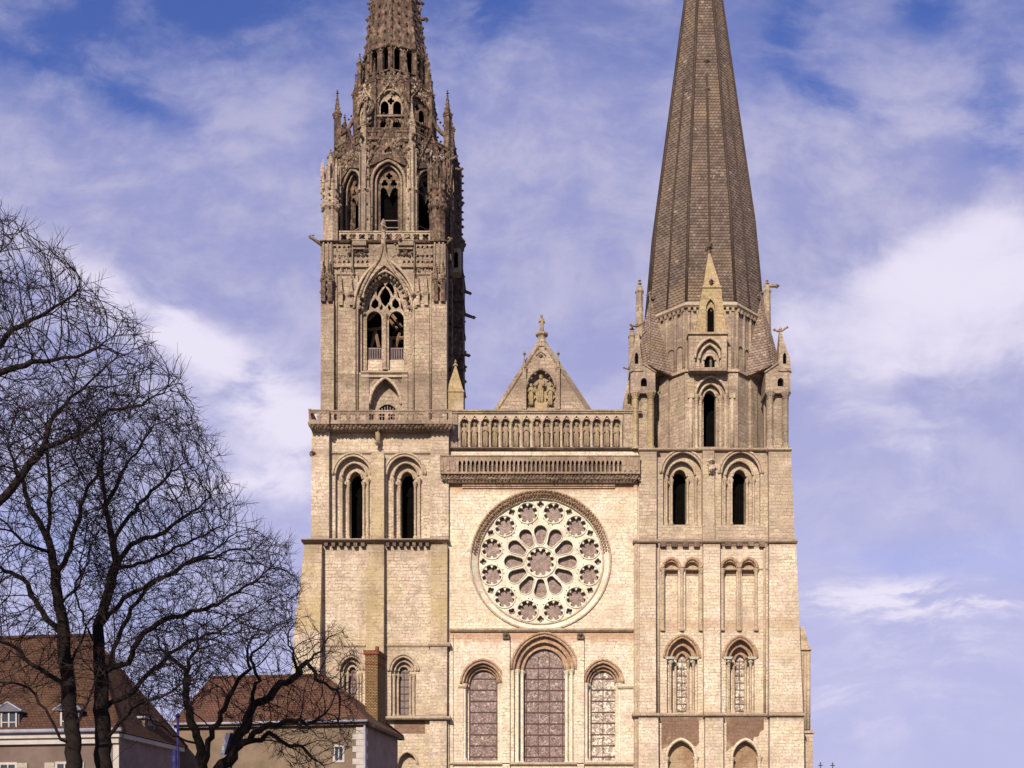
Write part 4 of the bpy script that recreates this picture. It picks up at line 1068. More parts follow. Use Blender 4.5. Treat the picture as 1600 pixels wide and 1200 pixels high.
# side (south) flank of the upper north tower with its own buttresses, dark stone standing in for shade
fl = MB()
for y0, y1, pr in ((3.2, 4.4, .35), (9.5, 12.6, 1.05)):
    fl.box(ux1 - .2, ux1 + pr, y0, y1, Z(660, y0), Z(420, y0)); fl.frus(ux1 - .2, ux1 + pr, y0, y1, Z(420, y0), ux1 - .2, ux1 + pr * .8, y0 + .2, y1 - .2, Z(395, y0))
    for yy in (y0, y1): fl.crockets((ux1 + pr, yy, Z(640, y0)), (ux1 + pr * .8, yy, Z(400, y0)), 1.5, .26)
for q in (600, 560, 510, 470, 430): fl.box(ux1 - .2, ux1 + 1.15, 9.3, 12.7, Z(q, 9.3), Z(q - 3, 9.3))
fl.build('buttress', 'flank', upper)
for yy, zz, tip in ((9.2, 375, 342), (12.2, 380, 352)):
    pn = MB(); pn.pinnacle(ux1 + .35, yy + .8, Z(410, yy), Z(zz, yy), Z(tip, yy), 0.9); pn.build('pinnacle', 'soot', upper)
nt_ = MB(); nt_.box(ux1 + .1, ux1 + .95, 7.0, 8.2, Z(425, 7), Z(388, 7)); nt_.build('niche', 'grey', upper)
nd = MB(); nd.plate(arch(ux1 + .5, .2, Z(418, 7), Z(398, 7), .3, 4), [], 6.96, 6.99); nd.build('niche_shade', 'dark', upper)  # flat black plate imitating the shaded hollow of the niche
pt = MB(); px_ = X(711, 1.0); pt.box(px_ - .82, px_ + .82, .9, 2.5, Z(662, 1), Z(613, 1)); pt.box(px_ - .9, px_ + .9, .82, 2.58, Z(613, 1), Z(611, 1))
pt.frus(px_ - .82, px_ + .82, .9, 2.5, Z(611, 1), px_ - .06, px_ + .06, 1.64, 1.76, Z(568, 1)); pt.blob(px_, 1.7, Z(566, 1), .25); pt.blob(px_, 1.7, Z(561, 1), .15, 2); pt.build('stair_turret', 'gold', upper)


def gargoyle(parent, x, y, z, dx, dy, dz, L=1.3, mat='soot'):
    mb = MB(); v = Vector((dx, dy, dz)).normalized()
    p = Vector((x, y, z))
    mb.tube([tuple(p - v * .3), tuple(p + v * L * .5), tuple(p + v * L * .8), tuple(p + v * L)], [.2, .17, .14, .17], 6)
    e = p + v * L; mb.blob(e.x, e.y, e.z, .22); mb.blob(e.x - v.x * .35, e.y, e.z + .14, .13)
    return mb.build('gargoyle', mat, parent)
gargoyle(upper, X(504, dU), dU, Z(383, dU), -.9, -.25, .5, 1.35)
gargoyle(upper, X(697, dU), dU, Z(382, dU), .6, -.6, .2, .8)
for q, yy, L in ((491, 12, 1.1), (455, 12, .7), (553, 11, .6)): gargoyle(upper, ux1 + 1.0, yy, Z(q, yy), 1, 0, -.35, L)
for p in (552, 631): gargoyle(upper, X(p, dU), dU, Z(383, dU), -.3, -1, .1, .9, 'brown')

def encrust(parent, fr, u0, u1, z0, z1, w, n, r=.15, mat='turret', name='carved_ornament'):  # random raised ornament; lighter stone imitates lit speckles
    mb = MB(fr)
    for i in range(n):
        mb.blob(random.uniform(u0, u1), w - random.uniform(-.03, .1), random.uniform(z0, z1), r * random.uniform(.6, 1.25), random.uniform(.8, 1.7))
    return mb.build(name, mat, parent)


for a_, b_ in ((523, 549), (573, 590), (610, 621), (647, 675)):
    encrust(upper, (0, 0, 0), X(a_, dU), X(b_, dU), Z(424, dU), Z(384, dU), dU - .2, int((b_ - a_) * 1.1), .11)
# ---- octagon storey
OC = (-15.0, 7.3)
def octframe(k, ph=0.0): return (OC[0], OC[1], k * pi / 4 + ph)
ap2 = 5.45; fw2 = ap2 * 0.8284
z2a, z2b = Z(378, 2), Z(226, 2)
oc = MB(); sub = []
zs2, zt2, zb2 = Z(286, 2), Z(253, 2), Z(357, 2)
for k in range(-2, 6):
    oc.fr = octframe(k)
    w0 = arch(0, 1.62, zb2 - .3, zs2, (zt2 - zs2) * 1.0, 8); w1 = arch(0, 1.25, zb2 - .3, zs2, (zt2 - zs2) * .9, 8); w2 = arch(0, .86, zb2, zs2, (zt2 - zs2) * .74, 8)
    oc.plate(rect(-fw2 / 2, fw2 / 2, z2a - .4, z2b), [w0], -ap2, -ap2 + .3, back=False)
    oc.plate(rect(-fw2 / 2 + .1, fw2 / 2 - .1, z2a - .4, z2b), [w1], -ap2 + .3, -ap2 + .6, back=False)
    oc.plate(rect(-fw2 / 2 + .25, fw2 / 2 - .25, z2a - .4, z2b), [w2], -ap2 + .6, -ap2 + 1.1)
oc.fr = (0, 0, 0)
oc.lathe(OC[0], OC[1], [(ap2 * 1.06, z2b - .1), (ap2 * 1.08, z2b + .25)], 8, pi / 8)
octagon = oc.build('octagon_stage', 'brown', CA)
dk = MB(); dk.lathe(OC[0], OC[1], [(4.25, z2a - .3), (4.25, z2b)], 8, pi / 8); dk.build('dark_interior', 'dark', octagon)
for k in (-2, -1, 0, 1, 2):
    fr = octframe(k)
    root2 = empty('lantern_window', Vector(MB(fr).P(0, -ap2, zb2)) - CA.location, CA)
    a = MB(fr); w0 = arch(0, 1.62, zb2 - .3, zs2, zt2 - zs2, 8); w1 = arch(0, 1.25, zb2 - .3, zs2, (zt2 - zs2) * .9, 8)
    a.tube([(x, -ap2 - .05, z) for x, z in w0[1:] + w0[:1]], .15, 6); a.tube([(x, -ap2 + .28, z) for x, z in w1[1:] + w1[:1]], .11, 6)
    L = w0[2:]
    for p, q in zip(L[::2], L[2::2]): a.crockets((p[0], -ap2 - .12, p[1]), (q[0], -ap2 - .12, q[1]), .45, .12)
    a.build('archivolt', 'turret', root2)
    t = MB(fr); zz = zs2 - .25
    head = arch(0, 1.06, zz - .9, zs2, (zt2 - zs2) * .79, 8)
    hs = [foil(-.45, zs2 + .25, .36, 3, 4, pi / 2, .4), foil(.45, zs2 + .25, .36, 3, 4, pi / 2, .4), foil(0, zs2 + .95, .34, 4, 4, 0, .4)]
    # hanging cusped head: outline with a central pendant
    ol = [(-1.06, zz - .2), (-.95, zz - .2), (-.62, zz + .12), (-.3, zz - .1), (0, zz - .85), (.3, zz - .1), (.62, zz + .12), (.95, zz - .2), (1.06, zz - .2)] + head[2:]
    t.plate(ol, hs, -ap2 + .62, -ap2 + .82)
    t.build('tracery', 'brown', root2)
    rl = MB(fr)
    for z_ in (zb2 + .45, zb2 + 1.15): rl.box(-1.05, 1.05, -ap2 + .9, -ap2 + .96, z_, z_ + .08)
    rl.build('railing', 'railing', root2)
    # steep crocketed gable above the arch with pierced spandrels
    gbl = MB(fr); zg = Z(262, 2); zap = Z(196, 2)
    hs = [foil(0, zt2 + .9, .42, 3, 4, pi / 2, .4)] + [foil(s_ * 1.25, z2b - .55, .34, 4, 4, pi / 4, .4) for s_ in (-1, 1)]
    gbl.plate([(-1.95, zg), (-1.62, zg), (0, zt2 + .2), (1.62, zg), (1.95, zg), (1.62, z2b), (.75, z2b), (0, zap), (-.75, z2b), (-1.62, z2b)], [hs[0], hs[1], hs[2]], -ap2 - .28, -ap2 - .02)
    for s_ in (-1, 1):
        gbl.tube([(s_ * 1.95, -ap2 - .3, zg), (0, -ap2 - .3, zap)], .1, 5); gbl.crockets((s_ * 1.95, -ap2 - .35, zg), (0, -ap2 - .35, zap), .6, .15)
    gbl.blob(0, -ap2 - .3, zap + .15, .28, 1.5)
    gbl.build('crocketed_gable', 'brown', root2)
    balustrade(octagon, -fw2 / 2, fw2 / 2, -ap2 - .3, z2b + .25, z2b + 1.25, .75, 'brown', fr, .14)
    encrust(octagon, fr, -1.9, 1.9, zt2 + .2, z2b + .2, -ap2 - .3, 46, .13)
    for e_ in (-1, 1): encrust(octagon, fr, e_ * 1.72 - .15, e_ * 1.72 + .15, zb2, zt2, -ap2 - .05, 22, .13, 'brown')
# pillars on the octagon's corners, rising into pinnacles
for k in range(8):
    th = pi / 8 + k * pi / 4
    R_ = ap2 / cos(pi / 8) + .1
    x_, y_ = OC[0] + R_ * cos(th), OC[1] + R_ * sin(th)
    front = sin(th) < -.8
    pm_ = MB(); pm_.lathe(x_, y_, [(.62, z2a - .3), (.62, Z(300, 2)), (.5, Z(296, 2)), (.5, Z(232, 2))], 4, th)
    pm_.lathe(x_, y_, [(.42, Z(232, 2)), (.42, Z(205, 2))], 4, th + pi / 4)
    pm_.pinnacle(x_, y_, Z(232, 2), Z(196 if front else (182 if sin(th) < 0 else 205), y_), Z(160 if front else (147 if sin(th) < 0 else 185), y_), .5 if front else .58, th + pi / 4)
    for e_ in (-.32, 0, .32):
        ex_, ey_ = x_ - sin(th) * e_ + .5 * cos(th), y_ + cos(th) * e_ + .5 * sin(th)
        pm_.tube([(ex_, ey_, z2a), (ex_, ey_, Z(305 if e_ else 315, y_))], .07, 5); pm_.lathe(ex_, ey_, [(.12, Z(300 if e_ else 312, y_)), (.02, Z(278 if e_ else 290, y_))], 4)
        pm_.tube([(ex_ - .1 * cos(th), ey_ - .1 * sin(th), Z(292, y_)), (ex_ - .1 * cos(th), ey_ - .1 * sin(th), Z(240, y_))], .06, 5)
    for zq in (345, 322, 300, 280, 262, 248, 236):
        for e_ in (-.4, .4): pm_.blob(x_ - sin(th) * e_ + .3 * cos(th), y_ + cos(th) * e_ + .3 * sin(th), Z(zq, y_), .17)
    pm_.build('pinnacle', 'turret' if front else 'brown', octagon)  # front pillars lighter, a sunlit look put into their colour
    if k in (4, 5, 6, 7): gargoyle(octagon, x_, y_, z2b + .2, cos(th) * .8, sin(th) * .8, .1, .9)
gargoyle(octagon, X(706, 6), 6.0, Z(264, 6), 1, 0, -.1, .9); gargoyle(octagon, X(709, 9), 9.0, Z(315, 9), 1, 0, -.15, 1.0)
# corner turrets of the square with spirelets, crowns of crockets
for (px, tip, zsq) in ((517, 232, 275), (684, 246, 290)):
    for back in (0, 1):
        y_ = 2.25 if not back else 12.0
        x_ = X(px, 2.25)
        ct = MB()
        ct.lathe(x_, y_, [(.78, z2a - .3), (.78, Z(330, 2)), (.98, Z(326, 2)), (.98, Z(320, 2)), (.85, Z(317, 2)), (.85, Z(290, 2)), (1.0, Z(286, 2)), (.7, Z(282, 2))], 8)
        for i in range(8):
            th = i * pi / 4; a_, b_ = x_ + .9 * cos(th), y_ + .9 * sin(th)
            ct.crockets((a_, b_, Z(334, 2)), (a_, b_, Z(276, 2)), .55, .17)
            ct.lathe(a_, b_, [(.13, Z(300, 2)), (.13, Z(268, 2)), (.17, Z(266, 2)), (.02, Z(250, 2))], 4)
        ct.lathe(x_, y_, [(.6, Z(284, 2)), (.5, Z(262, 2)), (.08, Z(tip + 6, 2))], 8)
        for i in range(4):
            th = pi / 4 + i * pi / 2; ct.crockets((x_ + .5 * cos(th), y_ + .5 * sin(th), Z(264, 2)), (x_, y_, Z(tip + 6, 2)), .45, .13)
        ct.blob(x_, y_, Z(tip + 5, 2), .24); ct.blob(x_, y_, Z(tip, 2), .12, 2.5)
        ct.build('corner_turret', 'brown' if px > 600 else 'turret', octagon)
# gallery between the square and the octagon
balustrade(octagon, X(530, .8), X(672, .8), .8, Z(378, .8), Z(363, .8), 0.88, 'grey')
# southern turret, its shade put into a dark stone, seen past the corner
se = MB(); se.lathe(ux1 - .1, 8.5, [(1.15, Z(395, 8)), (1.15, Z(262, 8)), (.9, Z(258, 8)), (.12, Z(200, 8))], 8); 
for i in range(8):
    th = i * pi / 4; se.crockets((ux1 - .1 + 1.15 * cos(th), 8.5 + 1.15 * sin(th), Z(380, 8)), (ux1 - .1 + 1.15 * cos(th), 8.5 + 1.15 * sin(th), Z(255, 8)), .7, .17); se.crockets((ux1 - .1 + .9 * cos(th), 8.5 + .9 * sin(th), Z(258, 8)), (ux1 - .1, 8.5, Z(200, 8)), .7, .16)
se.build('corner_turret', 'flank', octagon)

# ---- upper lantern, drum and spire of the north tower
ap3 = 3.75; fw3 = ap3 * .8284; z3a, z3b = z2b, Z(122, 3.5)
lt = MB()
zs3, zt3 = Z(160, 3.5), Z(143, 3.5)
for k in range(8):
    lt.fr = octframe(k)
    w = [arch(0, 1.2, Z(178, 3.5), zs3, (zt3 - zs3) * 1.15, 6), arch(-.62, .42, Z(207, 3.5), Z(194, 3.5), .55, 4), arch(.62, .42, Z(207, 3.5), Z(194, 3.5), .55, 4)]
    lt.plate(rect(-fw3 / 2, fw3 / 2, z3a - .3, z3b), w, -ap3, -ap3 + .5)
lt.fr = (0, 0, 0)
lt.lathe(OC[0], OC[1], [(ap3 * 1.1, z3b - .1), (ap3 * 1.12, z3b + .25), (ap3 * .95, z3b + .4)], 8, pi / 8)
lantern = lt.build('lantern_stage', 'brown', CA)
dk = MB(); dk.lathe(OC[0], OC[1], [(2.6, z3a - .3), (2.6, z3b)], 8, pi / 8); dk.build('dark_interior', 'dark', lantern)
for k in (-2, -1, 0, 1, 2):
    t = MB(octframe(k))
    hs = [arch(-.62, .40, Z(176.5, 3.5), Z(163, 3.5), .5, 4), arch(.62, .40, Z(176.5, 3.5), Z(163, 3.5), .5, 4), foil(0, Z(155.5, 3.5), .36, 4, 4, 0, .4)]
    t.plate(arch(0, 1.22, Z(178, 3.5), zs3, (zt3 - zs3) * 1.17, 6), hs, -ap3 + .2, -ap3 + .35)
    t.tube([(x, -ap3 - .04, z) for x, z in arch(0, 1.2, Z(178, 3.5), zs3, (zt3 - zs3) * 1.15, 6)[2:]], .1, 5)
    zg, zap = Z(186, 3.5), Z(128, 3.5)
    for s_ in (-1, 1):
        t.tube([(s_ * 1.5, -ap3 - .12, Z(160, 3.5)), (0, -ap3 - .12, zap)], .09, 5); t.crockets((s_ * 1.5, -ap3 - .15, Z(160, 3.5)), (0, -ap3 - .15, zap), .5, .13)
    t.tube([(-1.45, -ap3 - .1, Z(182, 3.5)), (1.45, -ap3 - .1, Z(182, 3.5))], .12, 5)
    t.blob(0, -ap3 - .15, zap + .2, .22, 2)
    encrust(lantern, octframe(k), -1.4, 1.4, zt3 - .2, z3b, -ap3 - .03, 42, .14)
    encrust(lantern, octframe(k), -1.4, 1.4, Z(190, 3.5), Z(176, 3.5), -ap3 - .03, 16, .12, 'brown')
    encrust(lantern, octframe(k), -1.4, 1.4, z3a + .3, Z(206, 3.5), -ap3 - .03, 18, .14)
    t.build('tracery', 'turret' if k <= 0 else 'brown', lantern)  # lit and shaded sides put into the colour, right faces darker
for k in range(8):                                        # slender piers and flying buttresses to the outer pinnacles
    th = pi / 8 + k * pi / 4
    R3 = ap3 / cos(pi / 8) + .05; R2 = ap2 / cos(pi / 8) + .1
    fb_ = MB(); a = (OC[0] + R3 * cos(th), OC[1] + R3 * sin(th)); b = (OC[0] + R2 * cos(th), OC[1] + R2 * sin(th))
    fb_.pinnacle(a[0], a[1], z3a, Z(128, 3.5), Z(96, 3.5), .5, th + pi / 4)
    pth = []
    for i in range(7):
        f = i / 6; zq = (Z(198, 3.5) * (1 - f) + Z(158, 3.5) * f) + sin(f * pi) * -.5
        pth.append((b[0] + (a[0] - b[0]) * f, b[1] + (a[1] - b[1]) * f, zq))
    fb_.tube(pth, .2, 5); fb_.crockets((b[0], b[1], Z(190, 3.5)), (a[0], a[1], Z(152, 3.5)), .5, .15)
    fb_.build('flying_buttress', 'brown', lantern)
# drum with openings: octagon with a corner in front
R4 = 3.35; ap4 = R4 * cos(pi / 8); fw4 = ap4 * .8284; z4a, z4b = z3b, Z(68, 4)
dr_ = MB()
for k in range(8):
    dr_.fr = octframe(k, pi / 8)
    hs = [arch(s_ * .62, .33, Z(107, 4), Z(78, 4), .4, 4) for s_ in (-1, 1)]
    hs2 = [foil(s_ * .65, Z(114.5, 4), .30, 3, 4, pi / 2, .4) for s_ in (-1, 0, 1)]
    dr_.plate(rect(-fw4 / 2, fw4 / 2, z4a - .2, z4b), hs + hs2, -ap4, -ap4 + .4)
    dr_.tube([(-fw4 / 2, -ap4 - .05, Z(109, 4)), (fw4 / 2, -ap4 - .05, Z(109, 4))], .1, 5)
    dr_.tube([(-fw4 / 2, -ap4 - .05, Z(70, 4)), (fw4 / 2, -ap4 - .05, Z(70, 4))], .16, 5)
    dr_.box(-fw4 / 2 - .1, -fw4 / 2 + .1, -ap4 - .12, -ap4 + .1, z4a, z4b)
    dr_.crockets((-fw4 / 2, -ap4 - .2, z4a), (-fw4 / 2, -ap4 - .2, z4b), .8, .14)
dr_.fr = (0, 0, 0)
for k in range(8):
    th = k * pi / 4 + pi / 8
    if k in (0, 3, 4, 7): dr_.pinnacle(OC[0] + 3.7 * cos(th), OC[1] + 3.7 * sin(th), Z(140, 4), Z(82, 4), Z(66, 4), .4, th)
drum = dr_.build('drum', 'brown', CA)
for k in (-2, -1, 0, 1): encrust(drum, octframe(k, pi / 8), -fw4 / 2, fw4 / 2, z4a, Z(109, 4), -ap4 - .03, 30, .14); encrust(drum, octframe(k, pi / 8), -fw4 / 2, fw4 / 2, Z(76, 4), z4b, -ap4 - .03, 12, .1)
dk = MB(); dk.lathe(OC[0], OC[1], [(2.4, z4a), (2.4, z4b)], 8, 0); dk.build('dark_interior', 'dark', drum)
s1 = MB(); apexz = Z(-333, 7.3); zb4 = z4b
prof = [(R4 * .98, zb4), (2.87, Z(64, 7.3)), (2.34, Z(-2, 7.3)), (1.2, Z(-170, 7.3)), (.1, apexz)]
s1.lathe(OC[0], OC[1], prof, 8, 0)
for k in range(8):
    th = k * pi / 4
    for (ra, za), (rb, zb_) in zip(prof, prof[1:]):
        A = (OC[0] + ra * cos(th), OC[1] + ra * sin(th), za); B = (OC[0] + rb * cos(th), OC[1] + rb * sin(th), zb_)
        s1.tube([A, B], .10, 5); s1.crockets(A, B, 1.1, .14)
    tf = th + pi / 8                                       # raised network of carved ribs and small lights on each face
    for i in range(14):
        z_ = zb4 + .6 + i * 1.0; f_ = (apexz - z_) / (apexz - zb4); w_ = R4 * cos(pi / 8) * f_ * .98
        ux, uy = -sin(tf), cos(tf); cx_, cy_ = OC[0] + w_ * cos(tf), OC[1] + w_ * sin(tf)
        for s_ in (-.55, -.2, .2, .55):
            s1.blob(cx_ + ux * s_ * w_ * .75, cy_ + uy * s_ * w_ * .75, z_ + (.25 if abs(s_) > .3 else 0), .15, 1.5)
for (px, py, sx_) in ((581, 6, -1), (579, 31, -1), (662, 31, 1), (655, 6, 1)):
    s1.tube([(X(px, 7.3) - sx_ * .5, 7.3, Z(py, 7.3)), (X(px, 7.3) + sx_ * .3, 7.3, Z(py, 7.3) + .1)], .16, 5); s1.blob(X(px, 7.3) + sx_ * .3, 7.3, Z(py, 7.3), .27)
sp1 = s1.build('spire', 'brown', CA)

# ---- south-west tower (right in the photo)
dS = 0.45
T2 = MB()
sw = [[(1036, 1098, 706, 740, 821), (1043, 1086, 720, 743, 821), (1051, 1073, 733, 745, 820)],
      [(1127, 1188, 706, 740, 821), (1134, 1176, 720, 743, 821), (1144.5, 1166, 733, 745, 820)]]
ss = [dS, dS + .5, dS + 1.0, dS + 2.6]
sx0, sx1 = X(999, dS), X(1234, dS)
layered(T2, sx0, sx1, Z(846, dS), Z(702, dS), ss, [[parch(*o, ss[i]) for i, o in enumerate(w)] for w in sw])
belfry_s = T2.build('tower_stage', 'tan', CA); belfry_s['label'] = 'belfry storey of the right tower with two tall dark windows'; T2 = MB()
# middle storey: blind arcade recesses and windows
dM = 0.35
mw = [[(1042, 1090, 996, 1028, 1115), (1049, 1082, 1008, 1029, 1115), (1057, 1073.5, 1020, 1031, 1114)],
      [(1134, 1179, 998, 1028, 1115), (1140.5, 1171.5, 1010, 1029, 1115), (1148, 1163.5, 1022, 1031, 1114)]]
ms = [dM, dM + .6, dM + 1.2, dM + 2.4]
arcs = [parch(c_ - 10.5, c_ + 10.5, 877.5, 888, 986, dM) for c_ in (1049, 1081.5, 1140.5, 1169.5)]
arch_b = [parch(c_ - 9.8, c_ + 9.8, 878.5, 888, 985.5, dM) for c_ in (1049, 1081.5, 1140.5, 1169.5)]
zmid = Z(989, dM)
T2.plate(rect(sx0, sx1, zmid, Z(846, dM)), arcs, dM, dM + .5, back=False); T2.box(sx0, sx1, dM + .5, dM + 2.4, zmid, Z(846, dM))
layered(T2, sx0, sx1, Z(1117, dM), zmid, ms, [[parch(*o, ms[i]) for i, o in enumerate(w)] for w in mw])
# ground storey with blind pointed arches
gw = [parch(1043, 1085, 1158, 1184, 1330, dM), parch(1145, 1184, 1158, 1184, 1330, dM)]
T2.plate(rect(sx0, sx1, 0, Z(1117, dM)), gw, dM, dM + .7, back=False); T2.box(sx0, sx1, dM + .7, dM + 2.4, 0, Z(1117, dM))
T2.box(sx0 + .1, sx1 - .1, 2.9, 14, 0, Z(704, dS))
tower_s = T2.build('tower', 'pale_plain', CA); tower_s['label'] = 'lower storeys of the right tower with blind arcades and paired windows'
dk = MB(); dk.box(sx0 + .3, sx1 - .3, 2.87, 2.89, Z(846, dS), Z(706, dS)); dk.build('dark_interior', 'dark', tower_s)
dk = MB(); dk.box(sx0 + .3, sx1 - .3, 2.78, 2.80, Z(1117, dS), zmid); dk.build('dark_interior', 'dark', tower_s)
for a, b in ((1034.5, 1042), (1086, 1092.5), (1135, 1143), (1186, 1194)): pass
cr = MB()
for (a, b, g0, g1, rag) in ((1033.5, 1092, 1041, 1087, ((1033.5, 1172), (1041, 1166))), (1135, 1193.5, 1143, 1186, ((1135, 1174), (1143, 1166)))):
    al = [(x, z) for x, z in parch(g0 - 1, g1 + 1, 1154, 1184, 1330, dM)[2:] if z > Z(1168, dM)]
    right = ((b, 1140), (b - 6, 1143), (b - 8, 1150), (b - 16, 1152), (b - 17, 1160)) if a > 1100 else ((b, 1160), (b - 4, 1166))
    pts_ = [(X(a, dM), Z(1121, dM)), (X(rag[0][0], dM), Z(rag[0][1], dM)), (X(rag[1][0], dM), Z(rag[1][1], dM))] + al[::-1] + [(X(p, dM), Z(q, dM)) for p, q in right[::-1]] + [(X(b, dM), Z(1121, dM))]
    cr.plate(pts_, [], dM - .03, dM + .01)
    cr.build('stain_shade_panel', 'crust', tower_s); cr = MB()
for o in gw:
    cr = MB(); cr.plate([(x * 1.0, z) for x, z in o], [], dM + .64, dM + .69); cr.build('blind_arch_infill', 'infill', tower_s)
mb = MB()
for o in ((1041, 1087, 1155, 1184, 1330), (1143, 1186, 1155, 1184, 1330)):
    ol = parch(*o, dM); mb.tube([(x, dM - .08, z) for x, z in ol[2:]], .16, 6)
    for px in (o[0], o[1]): mb.colonnette(X(px, dM), dM - .05, Z(1330, dM), Z(1183, dM), .17, .5)
mb.build('blind_arch', 'pale', tower_s)
for c_ in (1049, 1081.5, 1140.5, 1169.5):
    mb = MB()
    ol = parch(c_ - 13.5, c_ + 13.5, 872.5, 888, 985, dM); mb.tube([(x, dM - .05, z) for x, z in ol[2:]], .17, 6)
    arch_ring(mb, parch(c_ - 13.5, c_ + 13.5, 872.5, 888, 985, dM), parch(c_ - 10.5, c_ + 10.5, 877.5, 888, 985, dM), dM)
    mb.plate(parch(c_ - 9.5, c_ + 9.5, 878, 888, 899, dM + .5), [], dM + .45, dM + .52)
    mb.build('blind_arch', 'redarch', tower_s)
mb = MB()
for px in (1035.5, 1065.2, 1095, 1128.5, 1155, 1181): mb.colonnette(X(px, dM), dM - .06, Z(986, dM), Z(889, dM), .16, .5)
for q0 in (1024.5, 1029, 1194.5): mb.tube([(X(q0, dM), dM - .08, Z(1114, dM)), (X(q0, dM), dM - .08, Z(850, dM))], .13, 6)
mb.build('jamb_shafts', 'moulding', tower_s)
buttress(tower_s, 'tan', (999, 1026), (998.5, 1026), 704, 845, -.15, -.2)
buttress(tower_s, 'tan', (1098, 1116), (1098, 1117), 704, 845, .05, -.05)
buttress(tower_s, 'tan', (1201, 1236), (1202, 1242), 704, 845, -.15, -.2)
buttress(tower_s, 'pale_plain', (1000, 1024.5), (999, 1025), 850, 1115, -.35, -.5)
buttress(tower_s, 'pale_plain', (1099, 1125), (1100, 1126), 850, 1115, -.35, -.5)
buttress(tower_s, 'pale_plain', (1202, 1244), (1202, 1255), 850, 1115, -.4, -.6)
buttress(tower_s, 'pale_plain', (998, 1028.5), (998, 1030), 1121, 1380, -.6, -.7)
buttress(tower_s, 'pale_plain', (1102, 1130), (1102, 1131), 1121, 1380, -.6, -.7)
buttress(tower_s, 'pale_plain', (1203, 1256), (1203, 1258), 1121, 1380, -.65, -.8)
nk = MB(); nk.tube([(X(994, 0), -.05, 0), (X(994, 0), -.05, Z(846, 0))], .22, 8); nk.tube([(X(997.5, 0), -.1, 0), (X(997.5, 0), -.1, Z(846, 0))], .14, 8); nk.build('nook_shafts', 'moulding', tower_s)
# stepped side buttress at the right edge
sbm = MB(); sb0 = X(1247, 3)
sbm.frus(sb0 - 1, X(1266, 3), 3, 6, Z(1014, 3), sb0 - 1, X(1256, 3), 3, 6, Z(979, 3)); sbm.box(sb0 - 1, X(1266.5, 3), 3, 6, Z(1143, 3), Z(1014, 3)); sbm.box(sb0 - 1, X(1269.5, 3), 2.8, 6.2, 0, Z(1143, 3)); sbm.box(sb0 - 1, X(1268, 3), 2.8, 6.2, Z(1016, 3), Z(1013, 3)); sbm.box(sb0 - 1, X(1272, 3), 2.6, 6.2, Z(1146, 3), Z(1142, 3))
sbm.tube([(X(1258, 2.9), 2.9, Z(1140, 3)), (X(1258, 2.9), 2.9, Z(1020, 3))], .2, 6); sbm.tube([(X(1263, 2.9), 2.9, Z(1140, 3)), (X(1263, 2.9), 2.9, Z(1020, 3))], .2, 6)
sbm.build('buttress', 'moulding', tower_s)
for (a, b, d_) in ((989, 1027, -.3), (1026, 1099, .3), (1098, 1127, -.3), (1126, 1202, .3), (1201, 1246, -.35)):
    cornice(tower_s, a, b, 843, 848, d_, .2, 'tan', 'cornice', 1.0)
cmm = MB()
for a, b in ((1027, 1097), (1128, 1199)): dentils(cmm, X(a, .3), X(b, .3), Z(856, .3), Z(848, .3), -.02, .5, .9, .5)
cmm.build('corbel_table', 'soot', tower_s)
for (a, b, d_) in ((988, 1030, -.55), (1029, 1101, .3), (1100, 1131, -.55), (1130, 1202, .3), (1201, 1257, -.6)):
    cornice(tower_s, a, b, 1114, 1119, d_, .2, 'tan', 'string_course', 1.1)
for (a, b, d_) in ((998, 1030, -.2), (1029, 1200, .25), (1199, 1237, -.2)):
    cornice(tower_s, a, b, 700, 704, d_, .2, 'moulding', 'cornice', 1.2)
for w in sw: rom_window(CA, 'belfry_window', w, dS, ss[:3], sill=(820, 842))
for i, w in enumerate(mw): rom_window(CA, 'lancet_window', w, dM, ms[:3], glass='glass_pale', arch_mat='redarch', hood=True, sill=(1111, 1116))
for i, (c_, yy) in enumerate(((1065.5, 1027), (1156, 1027))):
    for e_ in (-1, 1):
        ab = MB(); ab.frus(X(c_ + e_ * 19 - 6, dM), X(c_ + e_ * 19 + 6, dM), dM - .1, dM + .9, Z(yy + 3, dM), X(c_ + e_ * 19 - 8, dM), X(c_ + e_ * 19 + 8, dM), dM - .22, dM + .9, Z(yy - .5, dM)); ab.blob(X(c_ + e_ * 17, dM), dM + .2, Z(yy + 6, dM), .25); ab.build('abacus', 'carved', tower_s)
lb = MB(); lb.frus(X(1107, 0), X(1115, 0), -.2, .2, Z(741, 0), X(1106, 0), X(1116, 0), -.45, .2, Z(728, 0)); lb.blob(X(1111, 0), -.42, Z(723, 0), .42); lb.blob(X(1111, 0), -.5, Z(736, 0), .28); lb.build('corbel_head', 'warm', tower_s)
for a, b in ((1026, 1098), (1127, 1200)): cornice(tower_s, a, b, 888, 890.5, dM, .1, 'moulding', 'string_course')
for a, b in ((1027, 1097), (1128, 1199)):
    bm = MB(); bm.plate(rect(X(a, .3), X(b, .3), Z(853, .3), Z(847, .3)), [], .31, .36); bm.build('stain_shade_panel', 'crust', tower_s)  # dark band imitating shade under the cornice, behind the corbels

